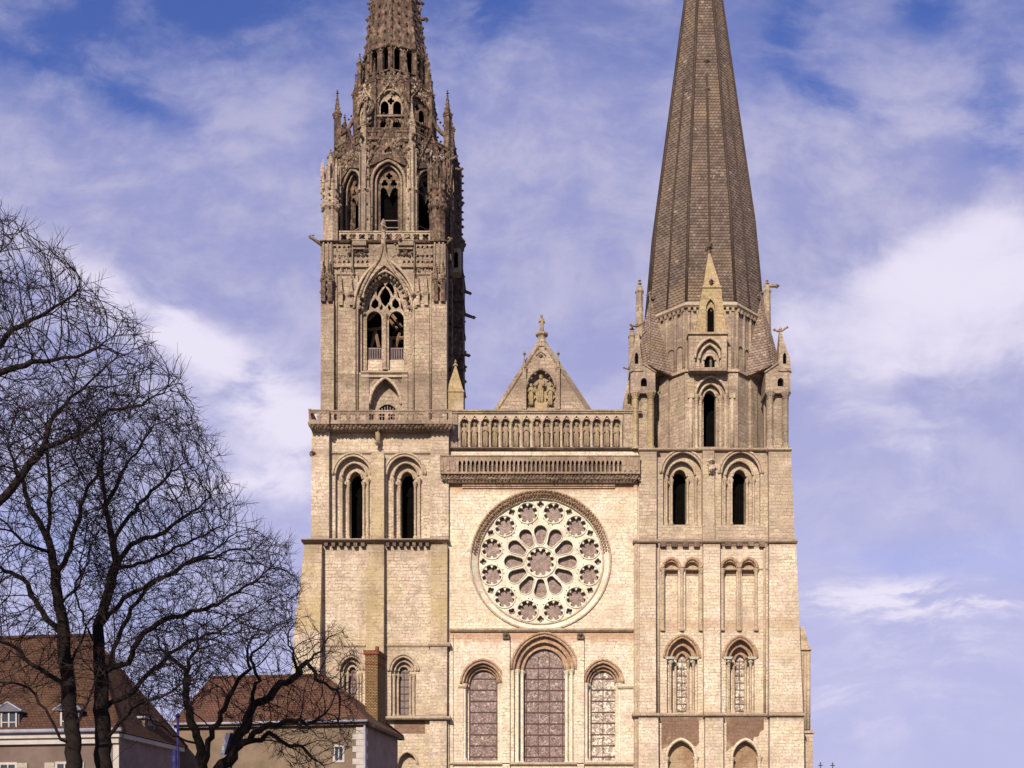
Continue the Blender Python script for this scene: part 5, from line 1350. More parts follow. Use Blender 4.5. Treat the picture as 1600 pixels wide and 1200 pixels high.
# octagon storey of the south tower
SC = (16.45, 6.6); apS = 6.0; fwS = apS * .8284
zS0, zS1, zS2 = Z(703, .6), Z(580, .6), Z(476, .6)
os_ = MB()
w0 = arch(0, PX(24.5, .6), Z(703, .6) + .3, Z(618, .6), Z(588, .6) - Z(618, .6), 8)
w1 = arch(0, PX(17, .6), Z(703, .6) + .3, Z(618, .6), Z(597, .6) - Z(618, .6), 8)
w2 = arch(-.05, PX(9.6, .6), Z(698.5, .6), Z(616, .6), Z(605, .6) - Z(616, .6), 8)
for k in range(8):
    os_.fr = (SC[0], SC[1], k * pi / 4)
    hole = k in (0, 2, 4, 6)
    os_.plate(rect(-fwS / 2, fwS / 2, zS0, zS1), [w0] if hole else [], -apS, -apS + .35, back=False)
    os_.plate(rect(-fwS / 2 + .1, fwS / 2 - .1, zS0, zS1), [w1] if hole else [], -apS + .35, -apS + .7, back=False)
    os_.plate(rect(-fwS / 2 + .2, fwS / 2 - .2, zS0, zS1), [w2] if hole else [], -apS + .7, -apS + 1.6)
    if not hole:
        os_.box(-.55, .55, -apS - .3, -apS + .1, zS0, zS1)
        os_.plate(rect(-fwS / 2, fwS / 2, zS0, zS1), [], -apS - .02, -apS)
    for s_ in (-1, 1):
        if hole: os_.box(s_ * (fwS / 2 - .35) - .45, s_ * (fwS / 2 - .35) + .45, -apS - .22, -apS + .1, zS0, zS1 - .3)
octS = os_.build('octagon_stage', 'turret', CA)
dk = MB(); dk.lathe(SC[0], SC[1], [(3.6, zS0), (3.6, zS1)], 8, pi / 8); dk.build('dark_interior', 'dark', octS)
ow = empty('belfry_window', Vector((SC[0], SC[1] - apS, zS0)) - CA.location, CA)
a = MB((SC[0], SC[1], 0))
for o, y_, r_ in ((w0, 0, .14), (w1, .35, .13), (w2, .7, .09)): a.tube([(x, -apS + y_ - .03, z) for x, z in o[2:]], r_, 6)
a.build('archivolt', 'moulding', ow)
a = MB((SC[0], SC[1], 0))
for o, y_ in ((w0, .05), (w1, .45)):
    for i in (0, 1): a.colonnette(o[i][0] * (.93), -apS + y_, zS0, Z(617, .6), .15, .6)
for s_ in (-1, 1): a.box(s_ * 2.0 - .3, s_ * 2.0 + .3, -apS - .4, -apS + .1, Z(624, .6), Z(616.5, .6)); a.tube([(s_ * 2.0, -apS - .16, zS0), (s_ * 2.0, -apS - .16, Z(622, .6))], .22, 7)
a.build('jamb_shafts', 'moulding', ow)
# cornice under the drum and the drum itself
dm = MB(); apD = 5.75
dm.lathe(SC[0], SC[1], [(apD / cos(pi / 8), zS1 - .1), (apD / cos(pi / 8), zS2)], 8, pi / 8)
dm.lathe(SC[0], SC[1], [((apS + .28) / cos(pi / 8), zS1 - .15), ((apS + .28) / cos(pi / 8), zS1 + .12), (apD / cos(pi / 8), zS1 + .3)], 8, pi / 8)
for k in range(8):
    dm.fr = (SC[0], SC[1], k * pi / 4)
    fwD = apD * .8284
    for i in range(5):
        xx = -fwD / 2 + .25 + i * (fwD - .5) / 4
        dm.tube([(xx, -apD - .05, zS1 + .3), (xx, -apD - .05, zS2 - .4)], .16, 6)
    for i in range(4):
        xx = -fwD / 2 + .25 + (i + .5) * (fwD - .5) / 4
        dm.tube([(x, -apD - .05, z) for x, z in archline(xx, .5, Z(545, .8), .5, 4)], .1, 5)
    dentils(dm, -fwD / 2, fwD / 2, zS2 - .65, zS2 - .25, -apD - .3, -apD, .5, .5)
dm.fr = (0, 0, 0)
drumS = dm.build('drum', 'turret', CA)
tcor = MB(); tcor.lathe(SC[0], SC[1], [((apD + .25) / cos(pi / 8), zS2 - .25), ((apD + .42) / cos(pi / 8), zS2 - .1), ((apD + .42) / cos(pi / 8), zS2 + .12), ((apD + .1) / cos(pi / 8), zS2 + .35)], 8, pi / 8); tcor.build('cornice', 'moulding', drumS)
# great spire
s2 = MB(); dX = SC[1]
prf = [(apD, zS2 + .1)] + [(PX((53 + .266 * y) / 2, dX), Z(y, dX)) for y in (362, 226, -2)] + [(.12, Z(-200, dX))]
s2.lathe(SC[0], SC[1], [(r / cos(pi / 8), z) for r, z in prf], 8, pi / 8)
spire = s2.build('spire', 'scales', CA); spire['label'] = 'plain tall octagonal spire covered in stone scales'
rb = MB()
for k in range(8):
    for half in (0, 1):
        th = pi / 8 + k * pi / 4 + half * pi / 8
        pp = []
        for r, z in prf:
            R_ = r / cos(pi / 8) if half == 0 else r
            pp.append((SC[0] + (R_ + .04) * cos(th), SC[1] + (R_ + .04) * sin(th), z))
        if half: pp = pp[:3]; b_ = Vector(pp[1]).lerp(Vector(pp[2]), 1.0); q_ = prf[3]; f_ = .35; r_ = prf[2][0] * (1 - f_) + q_[0] * f_; pp.append((SC[0] + (r_ + .04) * cos(th), SC[1] + (r_ + .04) * sin(th), prf[2][1] * (1 - f_) + q_[1] * f_))
        rb.tube(pp, .15 if half == 0 else .11, 5)
rb.build('ribs', 'ribs', spire)
ho = MB()
for py in (172, 125):
    f_ = (226 - py) / 228.0; r_ = prf[2][0] * (1 - f_) + prf[3][0] * f_
    ho.blob(SC[0], SC[1] - r_ - .05, Z(py, dX), .28)
ho.build('vent_hood', 'soot', spire)
# dormer on the front: arched block, tall gabled lucarne, pyramid with a bird finial
dd = -.2
do = empty('dormer', Vector((SC[0], dd, zS1)) - CA.location, CA)
b1 = MB(); cxd = X(1110, dd)
o0 = parch(1086, 1132, 528, 560, 577, dd); o1 = parch(1093, 1125, 538, 561, 577, dd + .3); o2 = parch(1100.5, 1117, 555, 563, 574, dd + .6)
xa, xb, za, zb_ = X(1076, dd), X(1136, dd), Z(580, dd), Z(523, dd)
for o, y0, y1 in ((o0, 0, .3), (o1, .3, .6), (o2, .6, 1.4)): b1.plate(rect(xa, xb, za, zb_), [o], dd + y0, dd + min(y1, 1.3), back=(y0 > .5))
b1.box(X(1077, dd), X(1084, dd), dd - .12, dd + .1, za, zb_ - .4); b1.box(X(1127, dd), X(1135, dd), dd - .12, dd + .1, za, zb_ - .4)
b1.box(xa - .1, xb + .1, dd - .2, dd + 1.4, zb_, zb_ + .18); b1.box(X(1084, dd), X(1134, dd), dd - .25, dd + 1.4, za - .05, za + .2)
b1.build('arched_block', 'grey', do)
dk = MB(); dk.plate(parch(1099, 1118, 553, 563, 576, dd + .9), [], dd + .93, dd + .95); dk.build('dark_interior', 'dark', do)
am = MB()
for o, y_ in ((o0, 0), (o1, .3), (o2, .6)): am.tube([(x, dd + y_ - .03, z) for x, z in o[2:]], .13, 6)
am.build('archivolt', 'moulding', do)
b2 = MB(); dl2 = -.05
op = parch(1103, 1117.5, 467, 482, 519, dl2)
trap = [(X(1086, dl2), Z(521, dl2)), (X(1135, dl2), Z(521, dl2)), (X(1127, dl2), Z(450, dl2)), (X(1097.5, dl2), Z(450, dl2))]
b2.plate(trap, [op], dl2, dl2 + .3, back=False)
b2.plate(trap, [parch(1105, 1116, 480, 488, 519, dl2 + .3)], dl2 + .3, dl2 + 1.4)
b2.box(X(1097, dl2), X(1128, dl2), dl2 - .1, dl2 + 3.2, Z(450, dl2), Z(447, dl2))
b2.frus(X(1099, dl2), X(1126, dl2), dl2 + .05, dl2 + 2.6, Z(447, dl2), X(1109.5, dl2), X(1112.5, dl2), dl2 + 1.2, dl2 + 1.5, Z(386, dl2))
b2.build('gabled_lucarne', 'gold', do)
dk = MB(); dk.plate(parch(1104, 1117, 479, 488, 520, dl2 + .6), [], dl2 + .62, dl2 + .64); dk.build('dark_interior', 'dark', do)
fn = MB(); fx, fy, fz = X(1111, dl2), dl2 + 1.35, Z(388, dl2)
fn.tube([(fx, fy, fz - .2), (fx, fy, fz + .5)], .12, 6); fn.blob(fx, fy, fz + .75, .34, .8); fn.blob(fx + .15, fy, fz + 1.1, .2, 1.6); fn.blob(fx - .25, fy, fz + .6, .2); fn.build('bird_finial', 'soot', do); fn = MB(); fn.blob(X(1111, dl2), dl2 - .05, Z(440, dl2), .3); fn.build('carved_head', 'soot', do)

# corner turrets of the south tower
for i, (px, dpt) in enumerate(((1003, 1.6), (1212, 1.6), (1003, 11.5), (1212, 11.5))):
    x_ = X(px, 1.6); y_ = dpt; zz = lambda p: Z(p, 1.6)
    tr_ = MB()
    for a_, b_ in ((-1.05, -.45), (.45, 1.05)):
        tr_.box(x_ + a_, x_ + b_, y_ - 1.05, y_ - .5, zS0 - .1, zz(620)); tr_.box(x_ + a_, x_ + b_, y_ + .5, y_ + 1.05, zS0 - .1, zz(620))
    tr_.box(x_ - .9, x_ + .9, y_ - .7, y_ + .9, zS0 - .1, zz(622))
    tr_.box(x_ - 1.25, x_ + 1.25, y_ - 1.2, y_ + 1.25, zz(622), zz(618))
    oc_ = arch(x_ + (.1 if px < 1100 else .25), .3, zz(611), zz(604), .4, 5)
    tr_.plate([(x_ - 1.2, zz(618)), (x_ + 1.2, zz(618)), (x_ + 1.2, zz(589)), (x_, zz(577)), (x_ - 1.2, zz(589))], [oc_], y_ - 1.15, y_ - .7)
    tr_.box(x_ - 1.19, x_ + 1.19, y_ - .65, y_ + 1.15, zz(618), zz(588))
    # outer gabled lucarne, slender shaft behind it
    sg = -1 if px < 1100 else 1
    for s_ in (-1, 1): tr_.tube([(x_ + s_ * 1.3, y_ - 1.2, zz(590)), (x_, y_ - 1.2, zz(576))], .1, 5)
    lu = x_ + sg * .62
    tr_.frus(lu - .66, lu + .66, y_ - 1.1, y_ + 1.0, zz(588), lu - .5, lu + .5, y_ - .9, y_ + .9, zz(565))
    tr_.frus(lu - .5, lu + .5, y_ - .9, y_ + .9, zz(565), lu - .1 - sg * .2, lu + .1 - sg * .2, y_ - .2, y_ + .2, zz(520))
    tr_.plate([(lu - .62, zz(588)), (lu + .62, zz(588)), (lu + .48, zz(566)), (lu - sg * .1, zz(545)), (lu - .48, zz(566))], [arch(lu, .17, zz(577), zz(565), .35, 4)], y_ - 1.25, y_ - .85)
    shx = x_ - .1 if px < 1100 else x_ - .55
    tr_.lathe(shx, y_ + 1.6, [(.62, zz(560)), (.5, zz(520)), (.40, zz(500)), (.36, zz(447)), (.46, zz(444)), (.2, zz(434))], 8)
    tr_.blob(shx, y_ + 1.6, zz(431), .30, .8); tr_.blob(shx, y_ + 1.6, zz(426), .2, 1.5)
    q_ = 515 if px > 1100 else 507
    tr_.blob(lu - sg * .15, y_, zz(q_), .2, 1.3)
    for e_ in (-1, 1): tr_.tube([(lu - sg * .15, y_, zz(q_ + 3)), (lu - sg * .15 + e_ * .62, y_ - .2, zz(q_ - e_ * 2))], [.13, .1], 5); tr_.blob(lu - sg * .15 + e_ * .62, y_ - .2, zz(q_ - e_ * 2), .17)
    if px > 1100:
        tr_.tube([(shx - .3, y_ + 1.6, zz(434)), (shx + .95, y_ + 1.6, zz(434))], [.16, .2], 5); tr_.blob(shx + .95, y_ + 1.6, zz(434), .3)
    t_o = tr_.build('corner_turret', 'turret', CA)
    dk = MB(); dk.plate(arch(x_ + (.1 if px < 1100 else .25), .34, zz(612), zz(604), .42, 5), [], y_ - .72, y_ - .68); dk.plate(arch(lu, .22, zz(578), zz(565), .42, 4), [], y_ - 1.12, y_ - 1.1); dk.build('dark_opening', 'dark', t_o)
    for a_ in (-.75, .75):
        cs = MB(); cs.colonnette(x_ + a_, y_ - 1.1, zS0, zz(621), .26, .6); cs.build('shaft', 'gold' if px < 1100 else 'turret', t_o)
    # lean-to scaled roof from the turret up against the octagon
    if dpt < 5:
        ax_ = X(1190 if px > 1100 else 1016, 3.4); zap_ = Z(462, 3.4)
        rf = MB(); by0 = y_ - 1.15
        i0, i1 = (x_ - 3.1, x_ + .8) if px > 1100 else (x_ - .8, x_ + 3.1)
        z0_, z1_ = zz(589), zz(577)
        pts_ = [(i0, by0 + 1.2, z0_), ((i0 + i1) / 2 - sg * -.6, by0, z1_), (i1, by0 + 1.2, z0_), (i1, by0 + 4, z0_), (i0, by0 + 4, z0_), (ax_, y_ + 1.9, zap_)]
        rf.add(pts_, [(0, 1, 5), (1, 2, 5), (2, 3, 5), (3, 4, 5), (4, 0, 5), (4, 3, 2, 1, 0)])
        rf.tube([pts_[1], pts_[5]], .12, 5); rf.tube([pts_[0], pts_[1], pts_[2]], .13, 5)
        rf.blob(ax_, y_ + 1.9, zap_ + .2, .28); rf.blob(ax_ + .3, y_ + 1.9, zap_ + .1, .16); rf.blob(ax_ - .3, y_ + 1.9, zap_ + .1, .16)
        rf.build('turret_roof', 'scales_light', t_o)

# ================================================================== HOUSES
HA = radians(-7.9)                                        # both houses are turned the same way


def house_frame(corner):                                   # local u to the right along the front, w backwards
    return (corner[0], corner[1], HA)


def at(px, py, T): return ((px - VX) * T / F, -D + T, CH + (HY - py) * T / F)


def hip_house(name, label, corner_px, T, width, depth, ze, zr, wallm, sidem, roofm, over=.35):
    c_ = at(corner_px, 1200, T); fr = house_frame(c_)
    r = empty(name, (c_[0], c_[1], 0)); tag(r, label, 'house')
    w = MB(fr); w.box(-width, 0, 0, depth, 0, ze); wl_ = w.build('wall', wallm, r)
    s = MB(fr); s.box(0, .03, .02, depth, 0, ze); sw_ = s.build('side_wall', sidem, r)
    rf = MB(fr); hr = depth / 2 * .97
    A = [(-width - over, -over, ze), (over, -over, ze), (over, depth + over, ze), (-width - over, depth + over, ze), (-width + hr * .12, depth / 2, zr), (-hr, depth / 2, zr)]
    rf.add(A, [(0, 1, 5, 4), (1, 2, 5), (2, 3, 4, 5), (3, 0, 4), (3, 2, 1, 0)])
    ro = rf.build('roof', roofm, r)
    rd = MB(fr); rd.tube([A[4], A[5]], .14, 6); rd.tube([A[5], A[1]], .12, 6); rd.tube([A[5], A[2]], .12, 6)
    rd.build('ridge_tiles', roofm, ro)
    return r, fr, ro


# left house
c1 = at(185, 1145, 70)
h1, f1, r1 = hip_house('house', 'beige rendered house with a steep red hipped roof, white cornice and dormers, left edge', 185, 70, 24, 8.2, c1[2], 16.4, 'plaster_beige', 'plaster_grey', 'tile')
ze = c1[2]
m = MB(f1); m.box(-24.1, .12, -.22, -.003, ze - .62, ze - .28); m.box(-24.2, .25, -.38, -.003, ze - .28, ze - .02); m.build('cornice', 'white', h1)
m = MB(f1); m.tube([(-24.3, -.5, ze + .12), (.45, -.5, ze + .12)], .14, 6); m.build('gutter', 'zinc', h1)
m = MB(f1); m.box(-.3, .06, -.06, -.004, 0, ze - .65); m.build('corner_strip', 'white', h1)
m = MB(f1); m.box(.035, .3, .1, 8.3, ze - .3, ze - .05); m.build('verge_trim', 'white', h1)
for ux in (-6.9, -3.1, -10.7):
    d_ = empty('dormer', Vector(MB(f1).P(ux, 0, ze)) - Vector(h1.location), h1)
    a = MB(f1); a.box(ux - .62, ux + .62, .05, 2.2, ze + .05, ze + 1.35); a.build('dormer_body', 'slate', d_)
    a = MB(f1); a.box(ux - .45, ux + .45, .0, .04, ze + .2, ze + 1.25); a.build('pane', 'pane', d_)
    a = MB(f1)
    for q in (-.52, -.05, .42): a.box(ux + q, ux + q + .10, -.05, -.005, ze + .1, ze + 1.3)
    a.box(ux - .52, ux + .52, -.045, -.008, ze + .7, ze + .76); a.build('frame', 'white', d_)
    a = MB(f1); a.add([(ux - .85, -.2, ze + 1.35), (ux + .85, -.2, ze + 1.35), (ux, -.2, ze + 1.85), (ux - .85, 2.6, ze + 1.35), (ux + .85, 2.6, ze + 1.35), (ux, 2.6, ze + 1.85)], [(0, 1, 2), (5, 4, 3), (1, 4, 5, 2), (3, 0, 2, 5), (0, 3, 4, 1)]); a.build('dormer_roof', 'slate', d_)
    a = MB(f1); a.tube([(ux, -.22, ze + 1.9), (ux + .9, -.22, ze + 1.38)], .06, 4); a.tube([(ux, -.22, ze + 1.9), (ux - .9, -.22, ze + 1.38)], .06, 4); a.build('bargeboard', 'zinc', d_)
def window(parent, fr, u0, u1, z0, z1, shut=True, w=0.0):
    e = empty('window', Vector(MB(fr).P((u0 + u1) / 2, w, z0)) - Vector(parent.location), parent)
    a = MB(fr); a.box(u0, u1, w - .02, w - .004, z0, z1); a.build('pane', 'pane', e)
    a = MB(fr); a.plate(rect(u0 - .1, u1 + .1, z0 - .1, z1 + .1), [rect(u0 + .05, (u0 + u1) / 2 - .04, z0 + .05, z1 - .05), rect((u0 + u1) / 2 + .04, u1 - .05, z0 + .05, z1 - .05)], w - .07, w - .015); a.build('frame', 'white', e)
    if shut:
        for s0, s1 in ((u0 - .75, u0 - .12), (u1 + .12, u1 + .75)):
            a = MB(fr); a.box(s0, s1, w - .09, w - .01, z0 - .05, z1 + .05)
            for k in range(10): a.box(s0 + .06, s1 - .06, w - .11, w - .092, z0 + k * (z1 - z0) / 10, z0 + k * (z1 - z0) / 10 + .08)
            a.build('shutter', 'shutter', e)
for ux in (-10.5, -6.95, -3.35):
    window(h1, f1, ux - .5, ux + .5, ze - 3.8, ze - 1.75); window(h1, f1, ux - .5, ux + .5, ze - 7.8, ze - 5.4)
# small dormer on the side slope
dsd = empty('dormer', Vector(MB(f1).P(-.2, 4.3, ze)) - Vector(h1.location), h1)
a = MB(f1); a.box(-1.4, -.15, 3.6, 5.0, ze + .1, ze + 1.3); a.build('dormer_body', 'plaster_tan', dsd)
a = MB(f1); a.box(-1.5, .0, 3.4, 5.2, ze + 1.3, ze + 1.42); a.build('dormer_roof', 'zinc', dsd)
a = MB(f1); a.box(-.14, -.1, 3.9, 4.7, ze + .3, ze + 1.2); a.build('pane', 'pane', dsd)

# right house
c2 = at(568, 1128, 80)
h2, f2, r2 = hip_house('house', 'tan stone house with orange tiled hipped roof and a tall brick chimney', 568, 80, 13.2, 8.8, c2[2], 15.6, 'plaster_tan', 'plaster_grey', 'tile2')
ze = c2[2]
m = MB(f2); m.box(-13.3, .25, -.3, -.003, ze - .22, ze - .02); m.build('cornice', 'soot', h2)
m = MB(f2); m.tube([(-13.6, -.45, ze + .02), (.4, -.45, ze + .02)], .1, 6); m.build('gutter', 'zinc', h2)
m = MB(f2); m.tube([(.12, -.16, 0), (.12, -.16, ze - .1)], .07, 6); m.build('downpipe', 'zinc', h2)
m = MB(f2)
for i in range(24):
    w_ = .75 if i % 2 else .5; z_ = ze - .35 - i * .42
    if z_ < .4: break
    m.box(-w_ if False else -w_, .06, -.05, (.55 if i % 2 else .85), z_ - .40, z_)
m.build('quoins', 'white', h2)
m = MB(f2); m.box(.035, .45, -.1, 9.2, ze - .26, ze - .03); m.build('verge_trim', 'soot', h2)
m = MB(f2); m.box(-7.5, -.6, -.07, -.004, ze - 3.55, ze - 3.43); m.build('string_course', 'white', h2)
window(h2, f2, -2.0, -1.4, ze - 2.6, ze - 1.6, False); window(h2, f2, -7.0, -5.9, ze - 5.9, ze - 3.9, True); window(h2, f2, -10.8, -9.8, ze - 5.9, ze - 3.9, True); window(h2, f2, -2.8, -1.7, ze - 7.9, ze - 5.9, True)
ch = MB(f2); ch.box(-1.35, -.45, 5.0, 7.2, ze - .2, 17.1); cho = ch.build('chimney', 'brick', r2)
ch = MB(f2); ch.box(-1.45, -.35, 4.9, 7.3, 17.1, 17.4); ch.box(-1.38, -.42, 4.97, 7.23, 16.4, 16.55); ch.box(-.7, -.5, 5.3, 5.6, 17.4, 17.75); ch.build('chimney_cap', 'brickcap', cho)

# ================================================================== small things
# blue banners / pole between the houses, finials of a fence at right
bpx = at(278, 1200, 66)
bm = MB(); bm.tube([(bpx[0], bpx[1], 0), (bpx[0], bpx[1], at(278, 1122, 66)[2])], .07, 6); bm.lathe(bpx[0], bpx[1], [(.1, at(278, 1122, 66)[2]), (.16, at(278, 1118, 66)[2]), (.02, at(278, 1114, 66)[2])], 6)
fl_root = empty('flagpole', (bpx[0], bpx[1], 0)); tag(fl_root, 'slim blue flagpole with a furled blue banner, between the two houses', 'flagpole'); bm.build('pole', 'blue', fl_root)
bn = MB(); z1_ = at(278, 1172, 66)[2]
bn.lathe(bpx[0] - .2, bpx[1], [(.1, z1_), (.22, z1_ - .6), (.2, z1_ - 2.6), (.12, z1_ - 3)], 8, 0, 1, .5, True); bn.build('banner', 'blue', fl_root)
b2p = at(352, 1165, 64); bm = MB(); f2r = empty('flagpole', (b2p[0], b2p[1], 0)); tag(f2r, 'flagpole with a slanting blue and white flag behind the knotty tree', 'flagpole')
bm.tube([(b2p[0] - .35, b2p[1], 0), (b2p[0] + .5, b2p[1], at(352, 1140, 64)[2])], .06, 6); bm.build('pole', 'iron', f2r)
a0 = Vector(at(350, 1180, 64)); a1 = Vector(at(360, 1145, 64))
bm = MB(); bm.add([tuple(a0), tuple(a0 + Vector((.35, .1, .1))), tuple(a1 + Vector((.3, .1, 0))), tuple(a1), tuple(a0 + Vector((0, .05, 0))), tuple(a0 + Vector((.35, .15, .1))), tuple(a1 + Vector((.3, .15, 0))), tuple(a1 + Vector((0, .05, 0)))], [(0, 1, 2, 3), (7, 6, 5, 4), (0, 4, 5, 1), (1, 5, 6, 2), (2, 6, 7, 3), (3, 7, 4, 0)]); bm.build('flag', 'blue', f2r)
bm = MB(); s_ = Vector((-.22, -.02, .0)); bm.add([tuple(a0 + s_), tuple(a0), tuple(a1), tuple(a1 + s_), tuple(a0 + s_ + Vector((0, .05, 0))), tuple(a0 + Vector((0, .04, 0))), tuple(a1 + Vector((0, .04, 0))), tuple(a1 + s_ + Vector((0, .05, 0)))], [(0, 1, 2, 3), (7, 6, 5, 4), (0, 4, 5, 1), (1, 5, 6, 2), (2, 6, 7, 3), (3, 7, 4, 0)]); bm.build('flag_stripe', 'cloth_white', f2r)
for i, (px, lab) in enumerate(((1282, 'iron cross finial on a low gate pier, nearest the cathedral buttress'), (1301, 'iron cross finial on a low gate pier, farther from the cathedral buttress'))):
    p = at(px, 1196, 112); r = empty('gate_pier', (p[0], p[1], 0)); tag(r, lab, 'gate pier', 'gate piers right of the cathedral')
    a = MB(); a.box(p[0] - .4, p[0] + .4, p[1] - .4, p[1] + .4, 0, p[2] - 1.2); a.frus(p[0] - .5, p[0] + .5, p[1] - .5, p[1] + .5, p[2] - 1.2, p[0] - .06, p[0] + .06, p[1] - .06, p[1] + .06, p[2] - .35); a.build('pier', 'warm', r)
    a = MB(); a.tube([(p[0], p[1], p[2] - .5), (p[0], p[1], p[2] + .2)], .045, 5); a.tube([(p[0] - .2, p[1], p[2]), (p[0] + .2, p[1], p[2])], .05, 5); a.blob(p[0], p[1], p[2] + .22, .09); a.build('cross', 'iron', r)

# ================================================================== BARE TREES
def grow(name, label, T, base_px, limbs, poly, nattr, half_depth, seed, step=.27, infl=2.2, kill=.33, trunk_r=.42, tip=.0115, gnarl=.15, twigs=3, twig_len=.7, group=None, iters=90, minr=1.0):
    """limbs: list of (parent limb index or -1, start fraction, [(px,py,dy) ...]); crown filled by space colonisation"""
    rn = random.Random(seed)
    pos = []; par = []; limb_nodes = []
    for li, (pi_, pts) in enumerate(limbs):
        ids = []
        P_ = [Vector(at(p[0], p[1], T + (p[2] if len(p) > 2 else 0))) for p in pts]
        if pi_ >= 0:
            cand = limb_nodes[pi_]; near = min(cand, key=lambda i: (pos[i] - P_[0]).length); last = near
            P_ = [pos[near]] + P_[1:]
        else:
            pos.append(P_[0]); par.append(-1); last = len(pos) - 1; ids.append(last)
        ph_ = [rn.uniform(0, 6.3) for _ in range(6)]; run = 0.0
        for a, b in zip(P_, P_[1:]):
            k = max(1, int((b - a).length / step))
            for i in range(1, k + 1):
                run += (b - a).length / k; am_ = min(1.0, run / 2.0) * gnarl * (0.35 if li == 0 else 0.8)
                wob = Vector((sin(run * 3.1 + ph_[0]) + .7 * sin(run * 6.7 + ph_[1]), sin(run * 2.7 + ph_[2]), sin(run * 3.5 + ph_[3]) + .7 * sin(run * 7.3 + ph_[4]))) * am_ * .36
                q = a.lerp(b, i / k) + wob + Vector((rn.uniform(-1, 1), rn.uniform(-1, 1), rn.uniform(-1, 1))) * gnarl * .22
                pos.append(q); par.append(last); last = len(pos) - 1; ids.append(last)
        limb_nodes.append(ids)
    nlimb = len(pos)
    xs = [p[0] for p in poly]; ys = [p[1] for p in poly]
    att = []
    while len(att) < nattr:
        px, py = rn.uniform(min(xs), max(xs)), rn.uniform(min(ys), max(ys))
        jx = px + 26 * mnoise.noise((px / 38, py / 38, seed)); jy = py + 26 * mnoise.noise((px / 38, py / 38, seed + 9.5))
        if inpoly(jx, jy, poly) and mnoise.noise((px / 55, py / 55, seed * 1.7)) + .55 * mnoise.noise((px / 22, py / 22, seed)) > rn.uniform(-.75, .25):
            att.append(Vector(at(px, py, T + rn.gauss(0, .5) * half_depth)))
    cen = Vector(at(sum(xs) / len(xs) - 20, max(ys) - .15 * (max(ys) - min(ys)), T))
    alive = [True] * len(att)
    dirs_last = {}
    for it in range(iters):
        kd = kdtree.KDTree(len(pos))
        for i, p in enumerate(pos): kd.insert(p, i)
        kd.balance()
        acc = {}
        for ai, a in enumerate(att):
            if not alive[ai]: continue
            co_, i, ds = kd.find(a)
            if ds < kill: alive[ai] = False; continue
            if ds < infl * (2.2 if it < 8 else 1.0):
                acc.setdefault(i, Vector((0, 0, 0))); acc[i] += (a - pos[i]).normalized()
        if not acc: break
        for i, v in acc.items():
            if v.length < 1e-4: continue
            v = v.normalized()
            if par[i] >= 0:
                t = (pos[i] - pos[par[i]])
                if t.length > 1e-6: v = (v + t.normalized() * .8)
            ow = pos[i] - cen; ow.y *= .3
            v = v + ow.normalized() * .38 + Vector((rn.uniform(-1, 1), rn.uniform(-1, 1), rn.uniform(-.7, 1))) * gnarl * 0.9
            q = pos[i] + v.normalized() * step
            if dirs_last.get(i, 0) > 1: continue
            dirs_last[i] = dirs_last.get(i, 0) + 1
            pos.append(q); par.append(i)
        if len(pos) > nlimb + nattr * 5: break
    print('grown', name, it, nlimb, len(pos), sum(alive))
    n = len(pos)
    kids = [[] for _ in range(n)]
    for i, p in enumerate(par):
        if p >= 0: kids[p].append(i)
    ex = 2.35; rad = [0.0] * n
    for i in range(n - 1, -1, -1):
        if not kids[i]: rad[i] = tip
        else: rad[i] = (sum(rad[k] ** ex for k in kids[i])) ** (1 / ex) if len(kids[i]) > 1 else rad[kids[i][0]] * 1.004 + .0002
    scale = trunk_r / max(rad[0], 1e-6)
    # keep twigs at their size, scale thick wood towards the wanted trunk radius
    rm = max(rad)
    rad = [tip + (trunk_r - tip) * max(0.0, (r - tip) / (rm - tip)) ** 1.28 for r in rad]
    tr_ = MB(); cr_ = MB()
    # chains
    def chain(start_parent, i):
        ch_ = [start_parent, i]
        while kids[ch_[-1]]:
            ch_.append(max(kids[ch_[-1]], key=lambda k: rad[k]))
        return ch_
    done = set(); stack = [(0, None)]
    roots = [i for i in range(n) if par[i] < 0]
    todo = []
    for r in roots:
        ch_ = [r]
        while kids[ch_[-1]]: ch_.append(max(kids[ch_[-1]], key=lambda k: rad[k]))
        todo.append(ch_)
    while todo:
        ch_ = todo.pop()
        main = set(ch_)
        start = 1 if (par[ch_[0]] >= 0 or ch_[0] not in roots) else 0
        # split the chain in thick and thin stretches
        pts = [tuple(pos[i]) for i in ch_]; rr = [rad[i] for i in ch_]
        if ch_[0] not in roots: rr[0] = rr[1]
        big = [k for k in range(len(ch_)) if rr[k] > .075]
        if len(big) > 2:
            e = big[-1] + 1; tr_.tube(pts[:e + 1], rr[:e + 1], 8)
            if e < len(ch_) - 1: cr_.tube(pts[e:], rr[e:], 4)
        else: cr_.tube(pts, rr, 4 if rr[0] > .03 else 3)
        for i in (ch_ if ch_[0] in roots else ch_[1:]):
            for k in kids[i]:
                if k in main: continue
                sub_ = [i, k]
                while kids[sub_[-1]]: sub_.append(max(kids[sub_[-1]], key=lambda q: rad[q]))
                todo.append(sub_)
